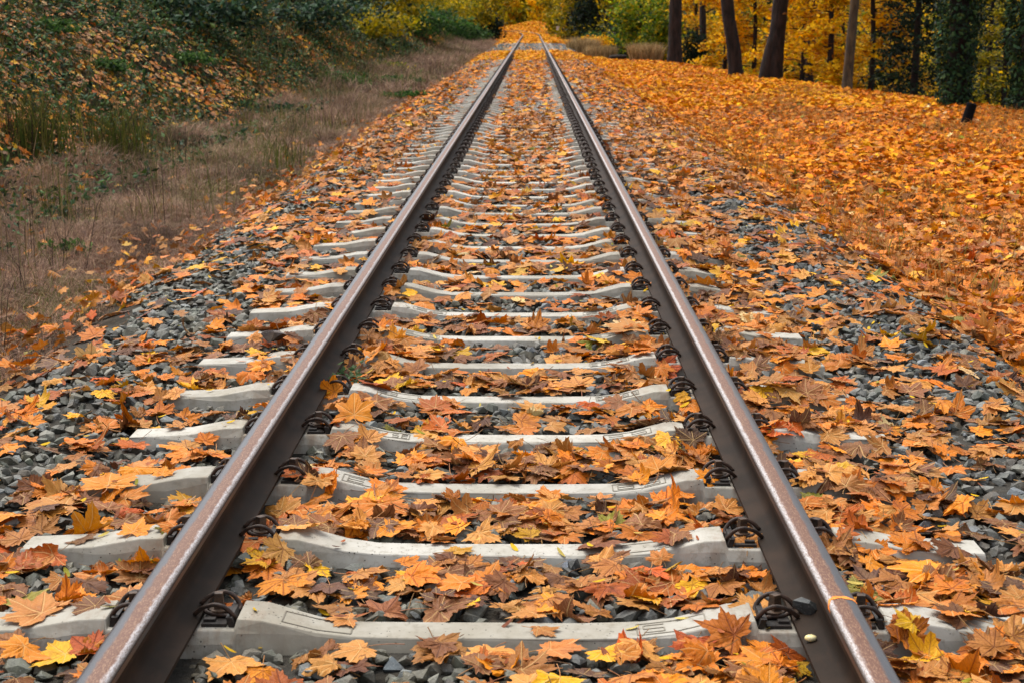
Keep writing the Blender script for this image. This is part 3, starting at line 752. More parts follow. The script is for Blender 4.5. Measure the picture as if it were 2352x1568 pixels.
# small oval leaflets of another tree, and scraps
def ellipse_leaf():
    a = np.linspace(0, 2 * np.pi, 11)[:-1]; P = np.stack([.32 * np.sin(a), np.cos(a), .12 * np.cos(a) ** 2], 1)
    return np.vstack([[0, 0, 0], P])[None], np.array([(0, 1 + (i + 1) % 10, 1 + i) for i in range(10)])
EV, EF = ellipse_leaf(); EUV = EV[0][:, :2] * .3
r = np.random.default_rng(501); n = 900; y = 2.8 + 11 * r.random(n) ** 1.6; x = r.uniform(-2.4, 2.6, n); k = inview(x, y) & ~near_rail(x, y, .06); x, y = x[k], y[k]; n = len(x)
hz = H[np.clip(((y - H0Y) / HC).astype(int), 0, HNY - 1), np.clip(((x - H0X) / HC).astype(int), 0, HNX - 1)]
pc = lin([(196, 158, 26), (186, 166, 84), (132, 128, 40), (150, 84, 50), (120, 70, 48)]); cc = pc[r.choice(5, n, p=[.36, .16, .12, .2, .16])] * r.uniform(.8, 1.1, (n, 1))
V, F = batch(EV, EF, np.zeros(n, int), rotm(r.uniform(0, 6.28, n), r.normal(0, .3, n), r.normal(0, .3, n)), r.uniform(.011, .024, n), np.stack([x, y, hz + .006], 1))
o = obj('leaflet_litter', mesh_np('leaflet_litter', V, F, np.column_stack([np.repeat(cc, 11, 0), np.repeat(r.random(n), 11)]), np.tile(EUV, (n, 1)), True), M['far_leaf']); tag(o, 'small yellow oval leaflets and scraps', kind='stuff')

# loose stones that stand out
def stone(x, y, z, s, c, label, seed, rot=0.0):
    Vr, F = rocks(1, seed, 16)[0]; me = mesh_np('ballast_stone', Vr * s, F, np.repeat(np.array([c]) * .7, len(Vr), 0))
    o = obj('ballast_stone', me, M['stone']); o.location = (x, y, z); o.rotation_euler.z = rot
    tag(o, label, 'stone', 'loose ballast stones'); return o
DK = lin((70, 74, 74)); BL = lin((112, 122, 136)); GN = lin((88, 92, 80)); BR = lin((84, 66, 58))
def stone_px(a, b_, z, s, c, label, seed):
    p = px2w(a, b_, z); stone(p[0], p[1], z + s * .25, s, c, label, seed, seed * .7)
stone_px(1850, 1402, .06, .036, DK, 'dark grey stone lying on the rail foot beside a clamp, above the lowest sleeper', 301)
stone_px(562, 1295, .0, .040, GN, 'greenish grey stone leaning by the bank-side rail foot before the second sleeper', 302)
stone_px(1310, 1303, -.03, .034, BL, 'pale blue grey stone at the lower edge of the second sleeper', 303)
stone_px(1455, 1318, -.03, .042, DK, 'largest dark stone below the second sleeper, between the rails', 304)
stone_px(628, 778, .03, .050, BR, 'brown stone sitting on an outer sleeper end beside the bank-side rail', 305)
stone_px(465, 1045, -.02, .034, DK, 'dark stone on the ballast below a sleeper end, next to a wine-red leaf', 306)
stone_px(1180, 1055, -.03, .036, DK, 'flat dark stone between the third and fourth sleepers at mid-track', 307)
stone_px(900, 1535, -.03, .040, lin((120, 130, 134)), 'light grey stone at the bottom edge of the picture between the rails', 308)
stone_px(690, 1325, -.02, .036, GN, 'grey green stone wedged under leaves below the end of the second sleeper', 309)
b = MB(); Vi, Fi = ico(2); b.add(Vi * [.014, .010, .008], Fi); nut = b.build('nut_shell', M['nut'], None, True, 80)
p = px2w(1862, 1462, .06); nut.location = (p[0], p[1], .058); tag(nut, 'small pale yellow nut lying beside the verge-side rail foot', 'nut')

# ------------------------------------------------------------------ grasses and undergrowth
def blades(x, y, z, h, lean, wid, colr, r, name, mat, label, kind='stuff', parent=None):
    n = len(x); a = r.uniform(0, 6.28, n); b_ = r.uniform(0, 6.28, n); dx, dy = np.cos(a) * lean * h, np.sin(a) * lean * h
    wx, wy = np.cos(b_) * wid, np.sin(b_) * wid; V = np.zeros((n, 5, 3)); P0 = np.stack([x, y, z], 1)
    V[:, 0] = P0 + np.stack([-wx, -wy, 0 * wx], 1); V[:, 1] = P0 + np.stack([wx, wy, 0 * wx], 1)
    mid = P0 + np.stack([dx * .35, dy * .35, h * .62], 1); V[:, 2] = mid + np.stack([-wx, -wy, 0 * wx], 1) * .8; V[:, 3] = mid + np.stack([wx, wy, 0 * wx], 1) * .8
    V[:, 4] = P0 + np.stack([dx, dy, h * np.sqrt(np.clip(1 - (.55 * lean) ** 2, .15, 1))], 1)
    F = np.array([(0, 1, 3), (0, 3, 2), (2, 3, 4)])[None] + (np.arange(n) * 5)[:, None, None]
    o = obj(name, mesh_np(name, V.reshape(-1, 3), F.reshape(-1, 3), np.repeat(colr, 5, 0)), mat, parent)
    if kind: tag(o, label, kind=kind)
    return o
BG = lin([(136, 108, 92), (112, 86, 74), (164, 134, 110), (84, 64, 55), (182, 154, 124), (104, 100, 50), (76, 86, 38)])
def grass_strip(n, y0, y1, hs, wid, seed, ypow=1.0):
    r = np.random.default_rng(seed); y = y0 + (y1 - y0) * r.random(n) ** ypow; t = r.random(n); x = -2.15 - 2.45 * t + xc(y)
    dn = fbm(x * .9, y * .5, 71); k = inview(x, y, 1.6) & (r.random(n) < sst(.24, .5, dn) * sst(-2.15, -2.6, x - xc(y) - .5 * (vnoise(y * .7, y * 0, 33) - .5)) + .04)
    x, y = x[k], y[k]; n = len(x); z = gz(x, y) - .02
    cl = vnoise(x * 3.2, y * 2.2, 76); h = r.uniform(*hs, n) * (.35 + 1.1 * fbm(x * .9, y * .5, 72)) * (.55 + .8 * cl) * (.55 + .45 * sst(-2.2, -3.2, x - xc(y)))
    g_ = sst(.5, .68, fbm(x * .8, y * .35, 73))
    ci = np.where(r.random(n) < g_ * .34 + .04, r.choice([5, 6], n), r.choice(5, n, p=[.3, .26, .18, .16, .1]))
    c = BG[ci] * r.uniform(.65, 1.25, (n, 1)) * (.48 + 1.1 * vnoise(x * 2.6 + 7, y * 1.8, 77))[:, None]
    blades(x, y, z, h, np.abs(r.normal(1.1, .5, n)), wid * r.uniform(.6, 1.3, n), c, r, 'dry_grass', M['grass'], 'brown withered grass along the foot of the bank')
grass_strip(160000, 4.5, 14, (.10, .30), .0017, 201)
grass_strip(130000, 14, 32, (.12, .34), .0028, 202)
grass_strip(60000, 32, 120, (.25, .62), .007, 203)
def stalks(n, y0, y1, seed, wid):
    r = np.random.default_rng(seed); kx = r.uniform(-5.0, -2.5, n // 40); ky = r.uniform(y0, y1, n // 40); i = r.integers(0, n // 40, n)
    x = kx[i] + r.normal(0, .13, n); y = ky[i] + r.normal(0, .16, n); k = inview(x, y, 1.6) & (x < -2.35); x, y, i = x[k], y[k], i[k]; n = len(x)
    c = lin([(96, 98, 36), (70, 82, 34), (146, 118, 84), (58, 46, 38)])[(i * 7 + r.integers(0, 2, n)) % 4] * r.uniform(.6, 1.2, (n, 1))
    blades(x, y, gz(x, y) - .02, r.uniform(.3, .75, n) * (.6 + .6 * hash2(i, i, 4)), np.abs(r.normal(.28, .2, n)), wid * r.uniform(.6, 1.4, n), c, r, 'dry_grass', M['grass'], 'tufts of taller stalks in the brown grass')
stalks(1400, 6, 16, 204, .0022); stalks(2200, 16, 45, 205, .0036)

def diamonds(P, size, colr, r, up=.4, drape=None):
    n = len(P); nrm = r.standard_normal((n, 3)); nrm[:, 2] += up * 2
    if drape is not None: nrm += drape
    nrm /= np.linalg.norm(nrm, axis=1)[:, None]; a = r.standard_normal((n, 3)); a -= nrm * (a * nrm).sum(1)[:, None]; a /= np.linalg.norm(a, axis=1)[:, None]; b_ = np.cross(nrm, a)
    s = np.asarray(size)[:, None] * np.ones((n, 1)); V = np.zeros((n, 5, 3))
    V[:, 0] = P - a * s; V[:, 1] = P + b_ * s * .55 - a * s * .15 - nrm * s * .12; V[:, 2] = P + a * s * 1.05; V[:, 3] = P - b_ * s * .55 - a * s * .15 - nrm * s * .12; V[:, 4] = P + nrm * s * .08
    F = np.array([(0, 1, 4), (1, 2, 4), (2, 3, 4), (3, 0, 4)])[None] + (np.arange(n) * 5)[:, None, None]
    return V.reshape(-1, 3), F.reshape(-1, 3), np.repeat(colr, 5, 0)
# bank: grass, creeping green leaves and fallen leaves
def bank_pts(n, y0, y1, r, dmax=7, ypow=1.0):
    y = y0 + (y1 - y0) * r.random(n) ** ypow; d = r.uniform(-.4, dmax, n); x = -4.0 - d + xc(y); k = inview(x, y, 1.8); x, y = x[k], y[k]; return x, y, gz(x, y)
r = np.random.default_rng(301); x, y, z = bank_pts(46000, 9, 34, r, 6.5); k = r.random(len(x)) < .25 + .75 * sst(.4, .6, fbm(x * .8, y * .5, 81)); x, y, z = x[k], y[k], z[k]
GG = lin([(70, 78, 36), (92, 92, 44), (110, 92, 62), (120, 104, 64), (52, 62, 30)])
blades(x, y, z - .02, r.uniform(.05, .26, len(x)), np.abs(r.normal(.6, .3, len(x))), .0042 * r.uniform(.6, 1.3, len(x)), GG[r.choice(5, len(x))] * r.uniform(.6, 1.2, (len(x), 1)), r, 'bank_grass', M['grass'], 'olive grass and stalks on the bank')
r = np.random.default_rng(302); x, y, z = bank_pts(44000, 30, 120, r, 9)
blades(x, y, z - .02, r.uniform(.12, .45, len(x)), np.abs(r.normal(.6, .3, len(x))), .011 * r.uniform(.6, 1.3, len(x)), GG[r.choice(5, len(x))] * r.uniform(.6, 1.2, (len(x), 1)), r, 'bank_grass', M['grass'], 'olive grass and stalks farther along the bank')
IV = lin([(34, 56, 36), (46, 74, 42), (60, 88, 52), (28, 42, 28), (78, 102, 58), (66, 92, 36)])
r = np.random.default_rng(303); x, y, z = bank_pts(150000, 8, 70, r, 8, 1.2); f_ = fbm(x * .8, y * .4, 83); k = r.random(len(x)) < sst(.40, .58, f_) + .2; x, y, z = x[k], y[k], z[k]
V, F, cc = diamonds(np.stack([x, y, z + r.random(len(x)) ** 2 * .22 + .02], 1), r.uniform(.02, .046, len(x)) * (.7 + y / 45), IV[r.choice(6, len(x))] * r.uniform(.6, 1.2, (len(x), 1)), r, .6)
o = obj('creeper_foliage', mesh_np('creeper_foliage', V, F, cc), M['ivy']); tag(o, 'dark green creepers covering the bank', kind='stuff')
def bank_leaf_ok(x, y, r): return (bankd(x, y) > -.5) & (r.random(len(x)) < .3 + .7 * sst(.38, .6, fbm(x * .5 + 9, y * .3, 85)))
field(44000, -12, -3.4, 8, 36, (.030, .084), L2, W_BANK, 'leaf_litter', 131, 'fallen tan and orange leaves strewn over the bank', bank_leaf_ok, .05, .3, None, .9, .01)
field(34000, -13, -3.6, 36, 90, (.055, .10), L2, W_BANK, 'leaf_litter', 133, 'fallen leaves strewn over the far bank', bank_leaf_ok, .08, .35, M['far_leaf'], 1, .01)
field(6500, -5.6, -2.1, 4.5, 40, (.034, .066), L1, W_LEFT, 'leaf_litter', 135, 'single leaves caught in the brown grass', None, .10, .5, None, 1.4, .01)
# wisps on the verge
r = np.random.default_rng(305); n = 36000; y = 9 + 30 * r.random(n); x = r.uniform(2.4, 9.5, n); k = inview(x, y) & (r.random(n) < sst(.52, .66, fbm(x * .6, y * .22, 88)) * .8) & (x < np.interp(y, CRY, CRX)); x, y = x[k], y[k]
VG = lin([(170, 120, 60), (150, 104, 54), (120, 120, 50), (186, 142, 82)])
blades(x, y, gz(x, y), r.uniform(.06, .26, len(x)), np.abs(r.normal(.6, .35, len(x))), .0036 * r.uniform(.6, 1.3, len(x)), VG[r.choice(4, len(x), p=[.36, .28, .14, .22])] * r.uniform(.7, 1.2, (len(x), 1)), r, 'verge_grass', M['grass'], 'thin straw grass poking through the verge leaves')

# ------------------------------------------------------------------ shrubs and trees
def foliage(name, centres, rad, per, size, pal, wts, r, mat, parent=None, up=.5):
    centres = np.asarray(centres, float); k = np.repeat(np.arange(len(centres)), per); n = len(k)
    rad = np.asarray(rad, float); P = centres[k] + r.standard_normal((n, 3)) * rad[k] * .5
    tint = r.uniform(.7, 1.2, (len(centres), 1))[k]
    c = pal[r.choice(len(pal), n, p=wts)] * r.uniform(.7, 1.2, (n, 1)) * tint
    V, F, cc = diamonds(P, r.uniform(size * .6, size * 1.25, n), c, r, up)
    return obj(name, mesh_np(name, V, F, cc), mat, parent)
def thing(name, label, cat, loc, group=None):
    o = bpy.data.objects.new(name, None); C.objects.link(o); o.location = loc; o.empty_display_size = .2
    return tag(o, label, cat, group)
def stems(t, r, h, n, rad, mat, spread=.5, name='stem'):
    b = MB()
    for i in range(n):
        a = r.uniform(0, 6.28); L = h * r.uniform(.6, 1); q = np.linspace(0, 1, 5)
        P = np.stack([np.cos(a) * spread * h * q ** 1.4, np.sin(a) * spread * h * q ** 1.4, -.1 + q * L], 1); b.tube(P, rad * (1 - .75 * q), 5)
    return b.build(name, mat, t, True, 80)
def shrub(name, label, cat, x, y, rx, h, n, size, pal, wts, seed, group=None, mat=None, clumps=16, zoff=0, ry=None, low=.12, up=.4):
    r = np.random.default_rng(seed); z = float(gz(x, y)) + zoff; t = thing(name, label, cat, (x, y, z), group); ry = ry or rx * .8
    c = []
    while len(c) < clumps:
        p = r.uniform(-1, 1, 3)
        if p @ p <= 1: c.append((p[0] * rx, p[1] * ry, h * (low + (1 - low) * (p[2] * .5 + .5))))
    q = np.array([[rx, ry, h * .5]] * clumps) * r.uniform(.28, .55, (clumps, 1))
    foliage('foliage', c, q, n // clumps, size, pal, wts, r, mat or M['fol'], t, up)
    stems(t, r, h * .8, 5, .012 + h * .006, M['bark'], .35)
    return t
def trunk_mesh(P, rad, mat, t, r, k=14, flare=1.45, name='trunk'):
    P = catmull(P, 6); n = len(P); q = np.linspace(0, 1, n); rd = np.interp(q, np.linspace(0, 1, len(rad)), rad)
    hgt = P[:, 2] - P[0, 2]; rd = rd * (1 + (flare - 1) * np.exp(-hgt / .35))
    b = MB(); b.tube(P, rd, k); V = b.v[0]
    V[:n * k, :2] += (r.random((n * k, 2)) - .5) * .05 * rd.repeat(k)[:, None] * 2
    return b.build(name, mat, t, True, 70)
YEL = lin([(244, 188, 10), (232, 168, 8), (248, 208, 34), (192, 122, 12), (176, 160, 18), (130, 78, 20)]); YW = [.34, .24, .16, .12, .08, .06]
OLV = lin([(140, 128, 14), (166, 146, 14), (110, 108, 16), (190, 156, 16), (74, 80, 18)]); OW = [.28, .24, .2, .14, .14]
LIM = lin([(104, 128, 22), (146, 152, 24), (70, 98, 26), (196, 168, 22), (48, 70, 28)]); LW = [.3, .25, .2, .15, .1]
DKG = lin([(26, 38, 26), (36, 52, 34), (20, 28, 20), (48, 64, 40)]); DW = [.3, .3, .25, .15]
BGN = lin([(36, 58, 42), (48, 74, 50), (64, 92, 62), (27, 42, 31), (84, 100, 44), (112, 96, 36)]); BW = [.26, .24, .14, .2, .1, .06]
GRN = lin([(52, 84, 34), (68, 100, 42), (40, 66, 34), (88, 108, 52)]); GW = [.3, .3, .25, .15]

# tall trunks standing along the edge of the verge: position from where the base shows, diameter from its width
def tree(label, x, y, dia, lean, bark, seed, crown_pal, crown_w, cat='tree', low_limbs=3, group='trees along the edge of the verge', H_=11.0, bend=0.0, twin=False):
    r = np.random.default_rng(seed); z = float(gz(x, y)) - .15
    t = thing('broadleaf_tree', label, cat, (x, y, z), group)
    P = [(0, 0, -.3), (lean * .12 + bend * .4, 0, 1.0), (lean * .3 + bend, 0, 2.4), (lean * .6 + bend * .6, .1, 5.0), (lean, .2, H_ * .9)]
    tr = trunk_mesh(P, [dia / 2, dia / 2 * .94, dia / 2 * .86, dia / 2 * .7, dia / 2 * .3], M[bark], t, r)
    if twin:
        P2 = [(-.30, -.1, -.3), (-.16, -.05, .8), (.05, 0, 1.7), (.32, .1, 2.6), (.7, .2, 5)]
        trunk_mesh(P2, [dia * .36, dia * .3, dia * .26, dia * .22, dia * .15], M[bark], t, r)
    b = MB()
    for i in range(low_limbs + 4):
        zz = 3.0 + i * .9; a = r.uniform(0, 6.28); q = np.linspace(0, 1, 5); L = r.uniform(1.6, 3)
        cx = np.interp(zz, [0, H_], [0, lean])
        b.tube(np.stack([cx + np.cos(a) * L * q, np.sin(a) * L * q, zz + L * .5 * q], 1), dia * .13 * (1 - .7 * q), 6)
    b.build('limb', M[bark], t, True, 70)
    c = r.uniform([-2.6, -2.6, 4.2], [2.6, 2.6, H_], (22, 3)); c[:, 0] += lean * .6
    foliage('crown', c, np.full((22, 3), 1.3) * [1, 1, .7], 60, .13, crown_pal, crown_w, r, M['fol'], t)
    return t
def at(px, y): return CAM[0] + (px - 1221) / FPX * y      # lateral position of something seen at picture column px standing y metres ahead
tree('thick straight dark trunk standing alone at the far end of the leafy verge', at(1543, 63), 63, .60, -.05, 'bark', 401, YEL, YW)
tree('slender dark trunk behind, with a green bush at its foot', at(1609, 66), 66, .34, -.25, 'bark', 402, YEL, YW)
tree('bowed brown trunk bending towards the track, second of the thick trunks', at(1686, 48), 48, .45, -.75, 'bark', 403, YEL, YW, bend=-.16)
tree('forked dark trunk with two stems leaning against each other', at(1765, 45), 45, .52, .5, 'bark', 404, YEL, YW, twin=True)
tree('thin grey brown trunk amid yellow leaves', at(1932, 38), 38, .25, .38, 'palebark', 405, YEL, YW)
tree('reddish dark trunk half hidden behind yellow sprays', at(1845, 52), 52, .34, .2, 'bark', 406, YEL, YW)
# long bare arching branch belongs to the thin pale tree's neighbour
def ivy_tree(label, x, y, dia, w, seed, n):
    r = np.random.default_rng(seed); z = float(gz(x, y)) - .1; t = thing('ivy_clad_tree', label, 'tree', (x, y, z), 'trees overgrown with ivy')
    trunk_mesh([(0, 0, -.3), (.02, 0, 1.2), (-.03, 0, 3), (.05, .1, 6), (.1, 0, 9)], [dia / 2, dia / 2 * .9, dia / 2 * .85, dia / 2 * .7, dia / 2 * .4], M['bark'], t, r)
    hh = r.random(n) * 5.2; a = r.uniform(0, 6.28, n); prof = (.7 + .45 * vnoise(hh * 1.4, a * .9, seed) + .25 * sst(.6, 2, hh)) * w
    P = np.stack([np.cos(a) * prof, np.sin(a) * prof, hh], 1) + r.normal(0, .05, (n, 3))
    dr = np.stack([np.cos(a), np.sin(a), 0 * a], 1) * 1.5
    V, F, cc = diamonds(P, r.uniform(.035, .075, n), IV[r.choice(6, n, p=[.3, .2, .14, .26, .06, .04])] * r.uniform(.6, 1.15, (n, 1)), r, .2, dr)
    obj('ivy', mesh_np('ivy', V, F, cc), M['ivy'], t)
    c = r.uniform([-2, -2, 5.5], [2, 2, 10], (14, 3)); foliage('crown', c, np.full((14, 3), 1.2), 110, .13, OLV, OW, r, M['fol'], t)
    return t
ivy_tree('ivy-covered trunk rising right behind the black post', at(2178, 31), 31, .42, .34, 421, 5200)
ivy_tree('broader ivy-covered trunk at the edge of the frame past the black post', at(2345, 29.5), 29.5, .5, .40, 422, 6500)

def yellow_tree(label, x, y, rx, h, n, seed, pal=YEL, w=YW, size=.085, zb=-1.2, group='yellow trees below the verge'):
    """young tree with flat, drooping sprays down to the ground"""
    r = np.random.default_rng(seed); z = float(gz(x, y)); t = thing('yellow_tree', label, 'tree', (x, y, z), group)
    trunk_mesh([(0, 0, -.3), (.05, .05, h * .3), (-.05, 0, h * .6), (0, 0, h * .97)], [.09, .08, .06, .02], M['bark'], t, r, 8)
    c = []; b = MB(); k = 34
    for i in range(k):
        zz = h * (.06 + .9 * (i + r.random()) / k); a = r.uniform(0, 6.28); L = rx * r.uniform(.45, 1.0) * (1.1 - .55 * zz / h); q = np.linspace(0, 1, 5)
        P = np.stack([np.cos(a) * L * q, np.sin(a) * L * q, zz + L * (.28 * q - .38 * q * q)], 1); b.tube(P, .022 * (1 - .8 * q), 4)
        for u in (.45, .7, .95): c.append((np.cos(a) * L * u, np.sin(a) * L * u, zz + L * (.28 * u - .38 * u * u)))
    b.build('limb', M['bark'], t, True, 80)
    foliage('crown', c, np.full((len(c), 3), 1) * [rx * .26, rx * .26, .17], max(1, n // len(c)), size, pal, w, r, M['fol'], t, 1.0)
    return t
YT = [(1590, 70, 1.9, 6.2, 'yellow tree showing between the straight trunk and the bowed trunk'), (1655, 58, 1.5, 5.6, 'bright yellow tree just behind the bowed trunk'), (1720, 56, 1.5, 6.4, 'yellow tree between the bowed trunk and the forked trunk'),
      (1830, 50, 1.7, 6.6, 'golden tree with brown sprays next to the forked trunk'), (1890, 44, 1.3, 5.8, 'golden young tree close before the thin grey trunk'), (1985, 45, 1.6, 6.4, 'orange yellow tree just past the thin grey trunk'),
      (1790, 64, 2.3, 7.5, 'tall yellow tree deep behind the forked trunk'), (1920, 62, 2.4, 7.8, 'tall golden tree deep behind the thin grey trunk'), (2050, 60, 2.2, 7.6, 'tall amber tree deep behind the dark spruce')]
for i, (px, y, rx, h, lab) in enumerate(YT): yellow_tree(lab, at(px, y), y, rx, h, 5200, 441 + i)
yellow_tree('olive yellow tree showing between the two ivy trunks', at(2285, 43), 43, 1.7, 7.5, 5200, 461, OLV, OW)
yellow_tree('olive tree half hidden behind the farther ivy trunk', at(2375, 50), 50, 2.0, 8, 4200, 462, OLV, OW)
yellow_tree('olive tree behind the nearer ivy trunk and the spruce', at(2170, 56), 56, 2.2, 8, 4600, 463, OLV, OW)

def conifer(label, x, y, rx, h, n, seed):
    r = np.random.default_rng(seed); z = float(gz(x, y)); t = thing('spruce_tree', label, 'tree', (x, y, z), 'dark spruces below the verge')
    trunk_mesh([(0, 0, -.3), (0, 0, h * .5), (0, 0, h)], [.12, .08, .01], M['bark'], t, r, 8)
    c = []; q = []
    for i in range(46):
        zz = h * (i + .5) / 46; rr = rx * (1.05 - .95 * zz / h); a = i * 2.4
        for u in (.4, .8): c.append((np.cos(a) * rr * u, np.sin(a) * rr * u, zz - rr * .25 * u)); q.append((rr * .4, rr * .4, .16))
    foliage('crown', c, q, n // len(c), .07, DKG, DW, r, M['fol'], t, .6); return t
conifer('dark spruce left of the ivy-covered trunk behind the verge'.replace(' left of', ' beside'), at(2085, 41), 41, 1.5, 6.5, 7000, 471)
conifer('small dark spruce standing in the gap past the thin grey trunk', at(2030, 47), 47, 1.1, 5.2, 4500, 472)
conifer('dark spruce deep in shade behind the two ivy trunks', at(2250, 54), 54, 2.0, 8, 5000, 473)
shrub('green_bush', 'dark green bush at the foot of the slender trunk', 'bush', at(1590, 64.5), 64.5, .7, 1.7, 1800, .07, DKG, DW, 481)
shrub('maple_bush', 'lime green bush with yellow leaf tips before the woods', 'bush', at(1462, 74), 74, 1.5, 3.4, 3200, .11, LIM, LW, 482, up=.6)
shrub('maple_bush', 'smaller yellow green bush closer to the straight trunk', 'bush', at(1505, 70), 70, .8, 2.6, 1500, .10, LIM, LW, 483, up=.6)
shrub('green_bush', 'low green bush behind the straw tussock beside the track', 'bush', at(1385, 92), 92, 1.4, 1.3, 1800, .10, GRN, GW, 484)
shrub('orange_bush', 'low orange bush leaning over the straw tussock', 'bush', at(1365, 86), 86, .9, .9, 900, .09, YEL, YW, 485)
shrub('gold_sapling', 'bright gold sapling beside the far white marker', 'sapling', at(1302, 150), 150, .65, 5.5, 2600, .12, YEL, [.5, .2, .3, 0, 0, 0], 486, clumps=22)
# straw tussocks
def tussock(label, x, y, rx, h, n, seed, wid=.011):
    r = np.random.default_rng(seed); a = r.uniform(0, 6.28, n); q = np.sqrt(r.random(n)) * rx; z0 = float(gz(x, y))
    o = blades(np.cos(a) * q, np.sin(a) * q, np.zeros(n) - .03, h * r.uniform(.5, 1, n), np.abs(r.normal(.35, .22, n)), wid * r.uniform(.6, 1.3, n), lin([(176, 148, 104), (150, 122, 84), (196, 168, 124), (120, 100, 62)])[r.choice(4, n)] * r.uniform(.75, 1.1, (n, 1)), r, 'grass_tussock', M['grass'], None, None)
    o.location = (x, y, z0); tag(o, label, 'tussock', 'straw tussocks')
tussock('pale straw tussock standing beside the straight dark trunk', at(1478, 66.5), 66.5, .7, .95, 1900, 491)
tussock('wide straw tussock next to the far stretch of the ballast', at(1338, 84), 84, .9, 1.0, 1700, 492)
tussock('low straw tussock spilling down from the ballast edge', at(1375, 74), 74, .8, .7, 1600, 493)
# rotten log
lx, ly = at(1415, 67.5), 67.5; b = MB(); q = np.linspace(0, 1, 7)
b.tube(np.stack([(q - .5) * .75, .1 * q, .12 + .05 * q], 1), [.10, .12, .125, .12, .115, .11, .08], 10); lg = b.build('rotten_log', M['log'], None, True, 60); lg.location = (lx, ly, float(gz(lx, ly))); tag(lg, 'short dark log lying beside the pale straw tussock', 'log')
# far marker with a white plate
mx, my = at(1279, 150), 150.; t = thing('track_marker', 'small white plate on a dark post far up the line', 'sign', (mx, my, float(gz(mx, my))))
b = MB(); b.box((0, .05, .7), (.09, .07, 2.2)); b.build('post', M['post'], t); b = MB(); b.box((0, -.03, 1.05), (.26, .03, .62), np.array([[1, 0, .12], [0, 1, 0], [0, 0, 1]])); b.build('plate', M['white'], t)
# black post on the verge
p = px2w(2213, 296, -.33); px_, py_ = p[0], p[1]; pz = float(gz(px_, py_))
bm = bmesh.new(); bmesh.ops.create_cone(bm, cap_ends=True, segments=20, radius1=.088, radius2=.082, depth=.54)
ed = [e for e in bm.edges if abs(e.verts[0].co.z - .27) < 1e-4 and abs(e.verts[1].co.z - .27) < 1e-4]; bmesh.ops.bevel(bm, geom=ed, offset=.012, segments=3, affect='EDGES')
me = bpy.data.meshes.new('marker_post'); bm.to_mesh(me); bm.free(); me.polygons.foreach_set('use_smooth', [True] * len(me.polygons)); me.set_sharp_from_angle(angle=R(40))
po = obj('marker_post', me, M['post']); po.location = (px_ + .05, py_, pz + .13); po.rotation_euler = (R(4), R(14), 0); tag(po, 'short black post leaning in the leaves of the verge', 'post')
b = MB(); a = np.linspace(0, 2 * np.pi, 21); b.tube(np.stack([  .0845 * np.cos(a), .0845 * np.sin(a), .235 + 0 * a], 1), .004, 6, False); b.build('rim', M['post'], po, True)

# weeds and shrubs on the bank and in the cess
def px2ground(a, b_):
    d = px2w(a, b_, 0.0) - CAM; d /= np.linalg.norm(d); d = d if d[1] > 0 else -d
    t = np.arange(4, 160, .05); P = CAM + d * t[:, None]; k = np.argmax(P[:, 2] < gz(P[:, 0], P[:, 1])); return P[k]
WD = [(790, 222, .40, .75, 1500, 'dark green weed clump where the brown grass meets the slope', GRN), (890, 172, .6, .5, 1500, 'bright green low weed spreading in the brown grass far along', LIM), (915, 205, .45, .45, 1300, 'mid green low weed just nearer than the bright one', GRN),
      (595, 272, .5, .32, 1300, 'blue green weed patch at the foot of the leafy slope', BGN), (930, 236, .35, .3, 900, 'green weed beside the ballast edge in the brown grass', GRN), (205, 530, .10, .12, 300, 'tiny pale green weed in the near brown grass', LIM),
      (240, 168, .26, .26, 700, 'fresh green bramble alone in the leaves midway up the slope', GRN), (272, 395, .20, .62, 900, 'tall olive weed standing in front of the leafy slope', OLV), (70, 345, .22, .5, 900, 'olive green weed closest to the edge of the frame', OLV), (655, 285, .3, .25, 700, 'low blue green weed next to the patch at the slope foot', BGN),
      (105, 80, .3, .3, 800, 'dark green bramble high on the near slope', GRN), (430, 150, .3, .25, 700, 'green bramble below the ivy mounds on the slope', GRN), (160, 605, .12, .2, 350, 'dark green weed tuft close to the ballast edge', GRN)]
for i, (a, b_, rx, h, n_, lab, pal) in enumerate(WD):
    p = px2ground(a, b_)
    if pal is OLV:      # upright stalks in one tuft
        r = np.random.default_rng(521 + i); n = 420; q = rx * 1.6 * r.standard_normal((n, 2)) * .5
        o = blades(q[:, 0], q[:, 1], np.zeros(n) - .04, h * 1.5 * r.uniform(.4, 1, n), np.abs(r.normal(.3, .2, n)), .0042 * r.uniform(.6, 1.3, n), lin([(92, 96, 34), (72, 84, 32), (112, 104, 48), (60, 52, 38)])[r.choice(4, n)] * r.uniform(.6, 1.1, (n, 1)), r, 'weed_plant', M['grass'], None, None)
        o.location = p; tag(o, lab, 'weed', 'green weeds'); continue
    shrub('weed_plant', lab, 'weed', p[0], p[1], rx * 1.5, h * .75, n_, .018 + .0009 * p[1], pal, {id(GRN): GW, id(LIM): LW, id(BGN): BW}[id(pal)], 521 + i, 'green weeds', clumps=22, low=.0, up=.2)
# sprig on the clamp
p = px2w(785, 870, .06); shrub('weed_sprig', 'small green sprig growing over a clamp of the bank-side rail', 'sprig', p[0], p[1] + .03, .07, .12, 60, .014, lin([(70, 96, 62), (96, 120, 84)]), [.5, .5], 531, clumps=6, zoff=.03)
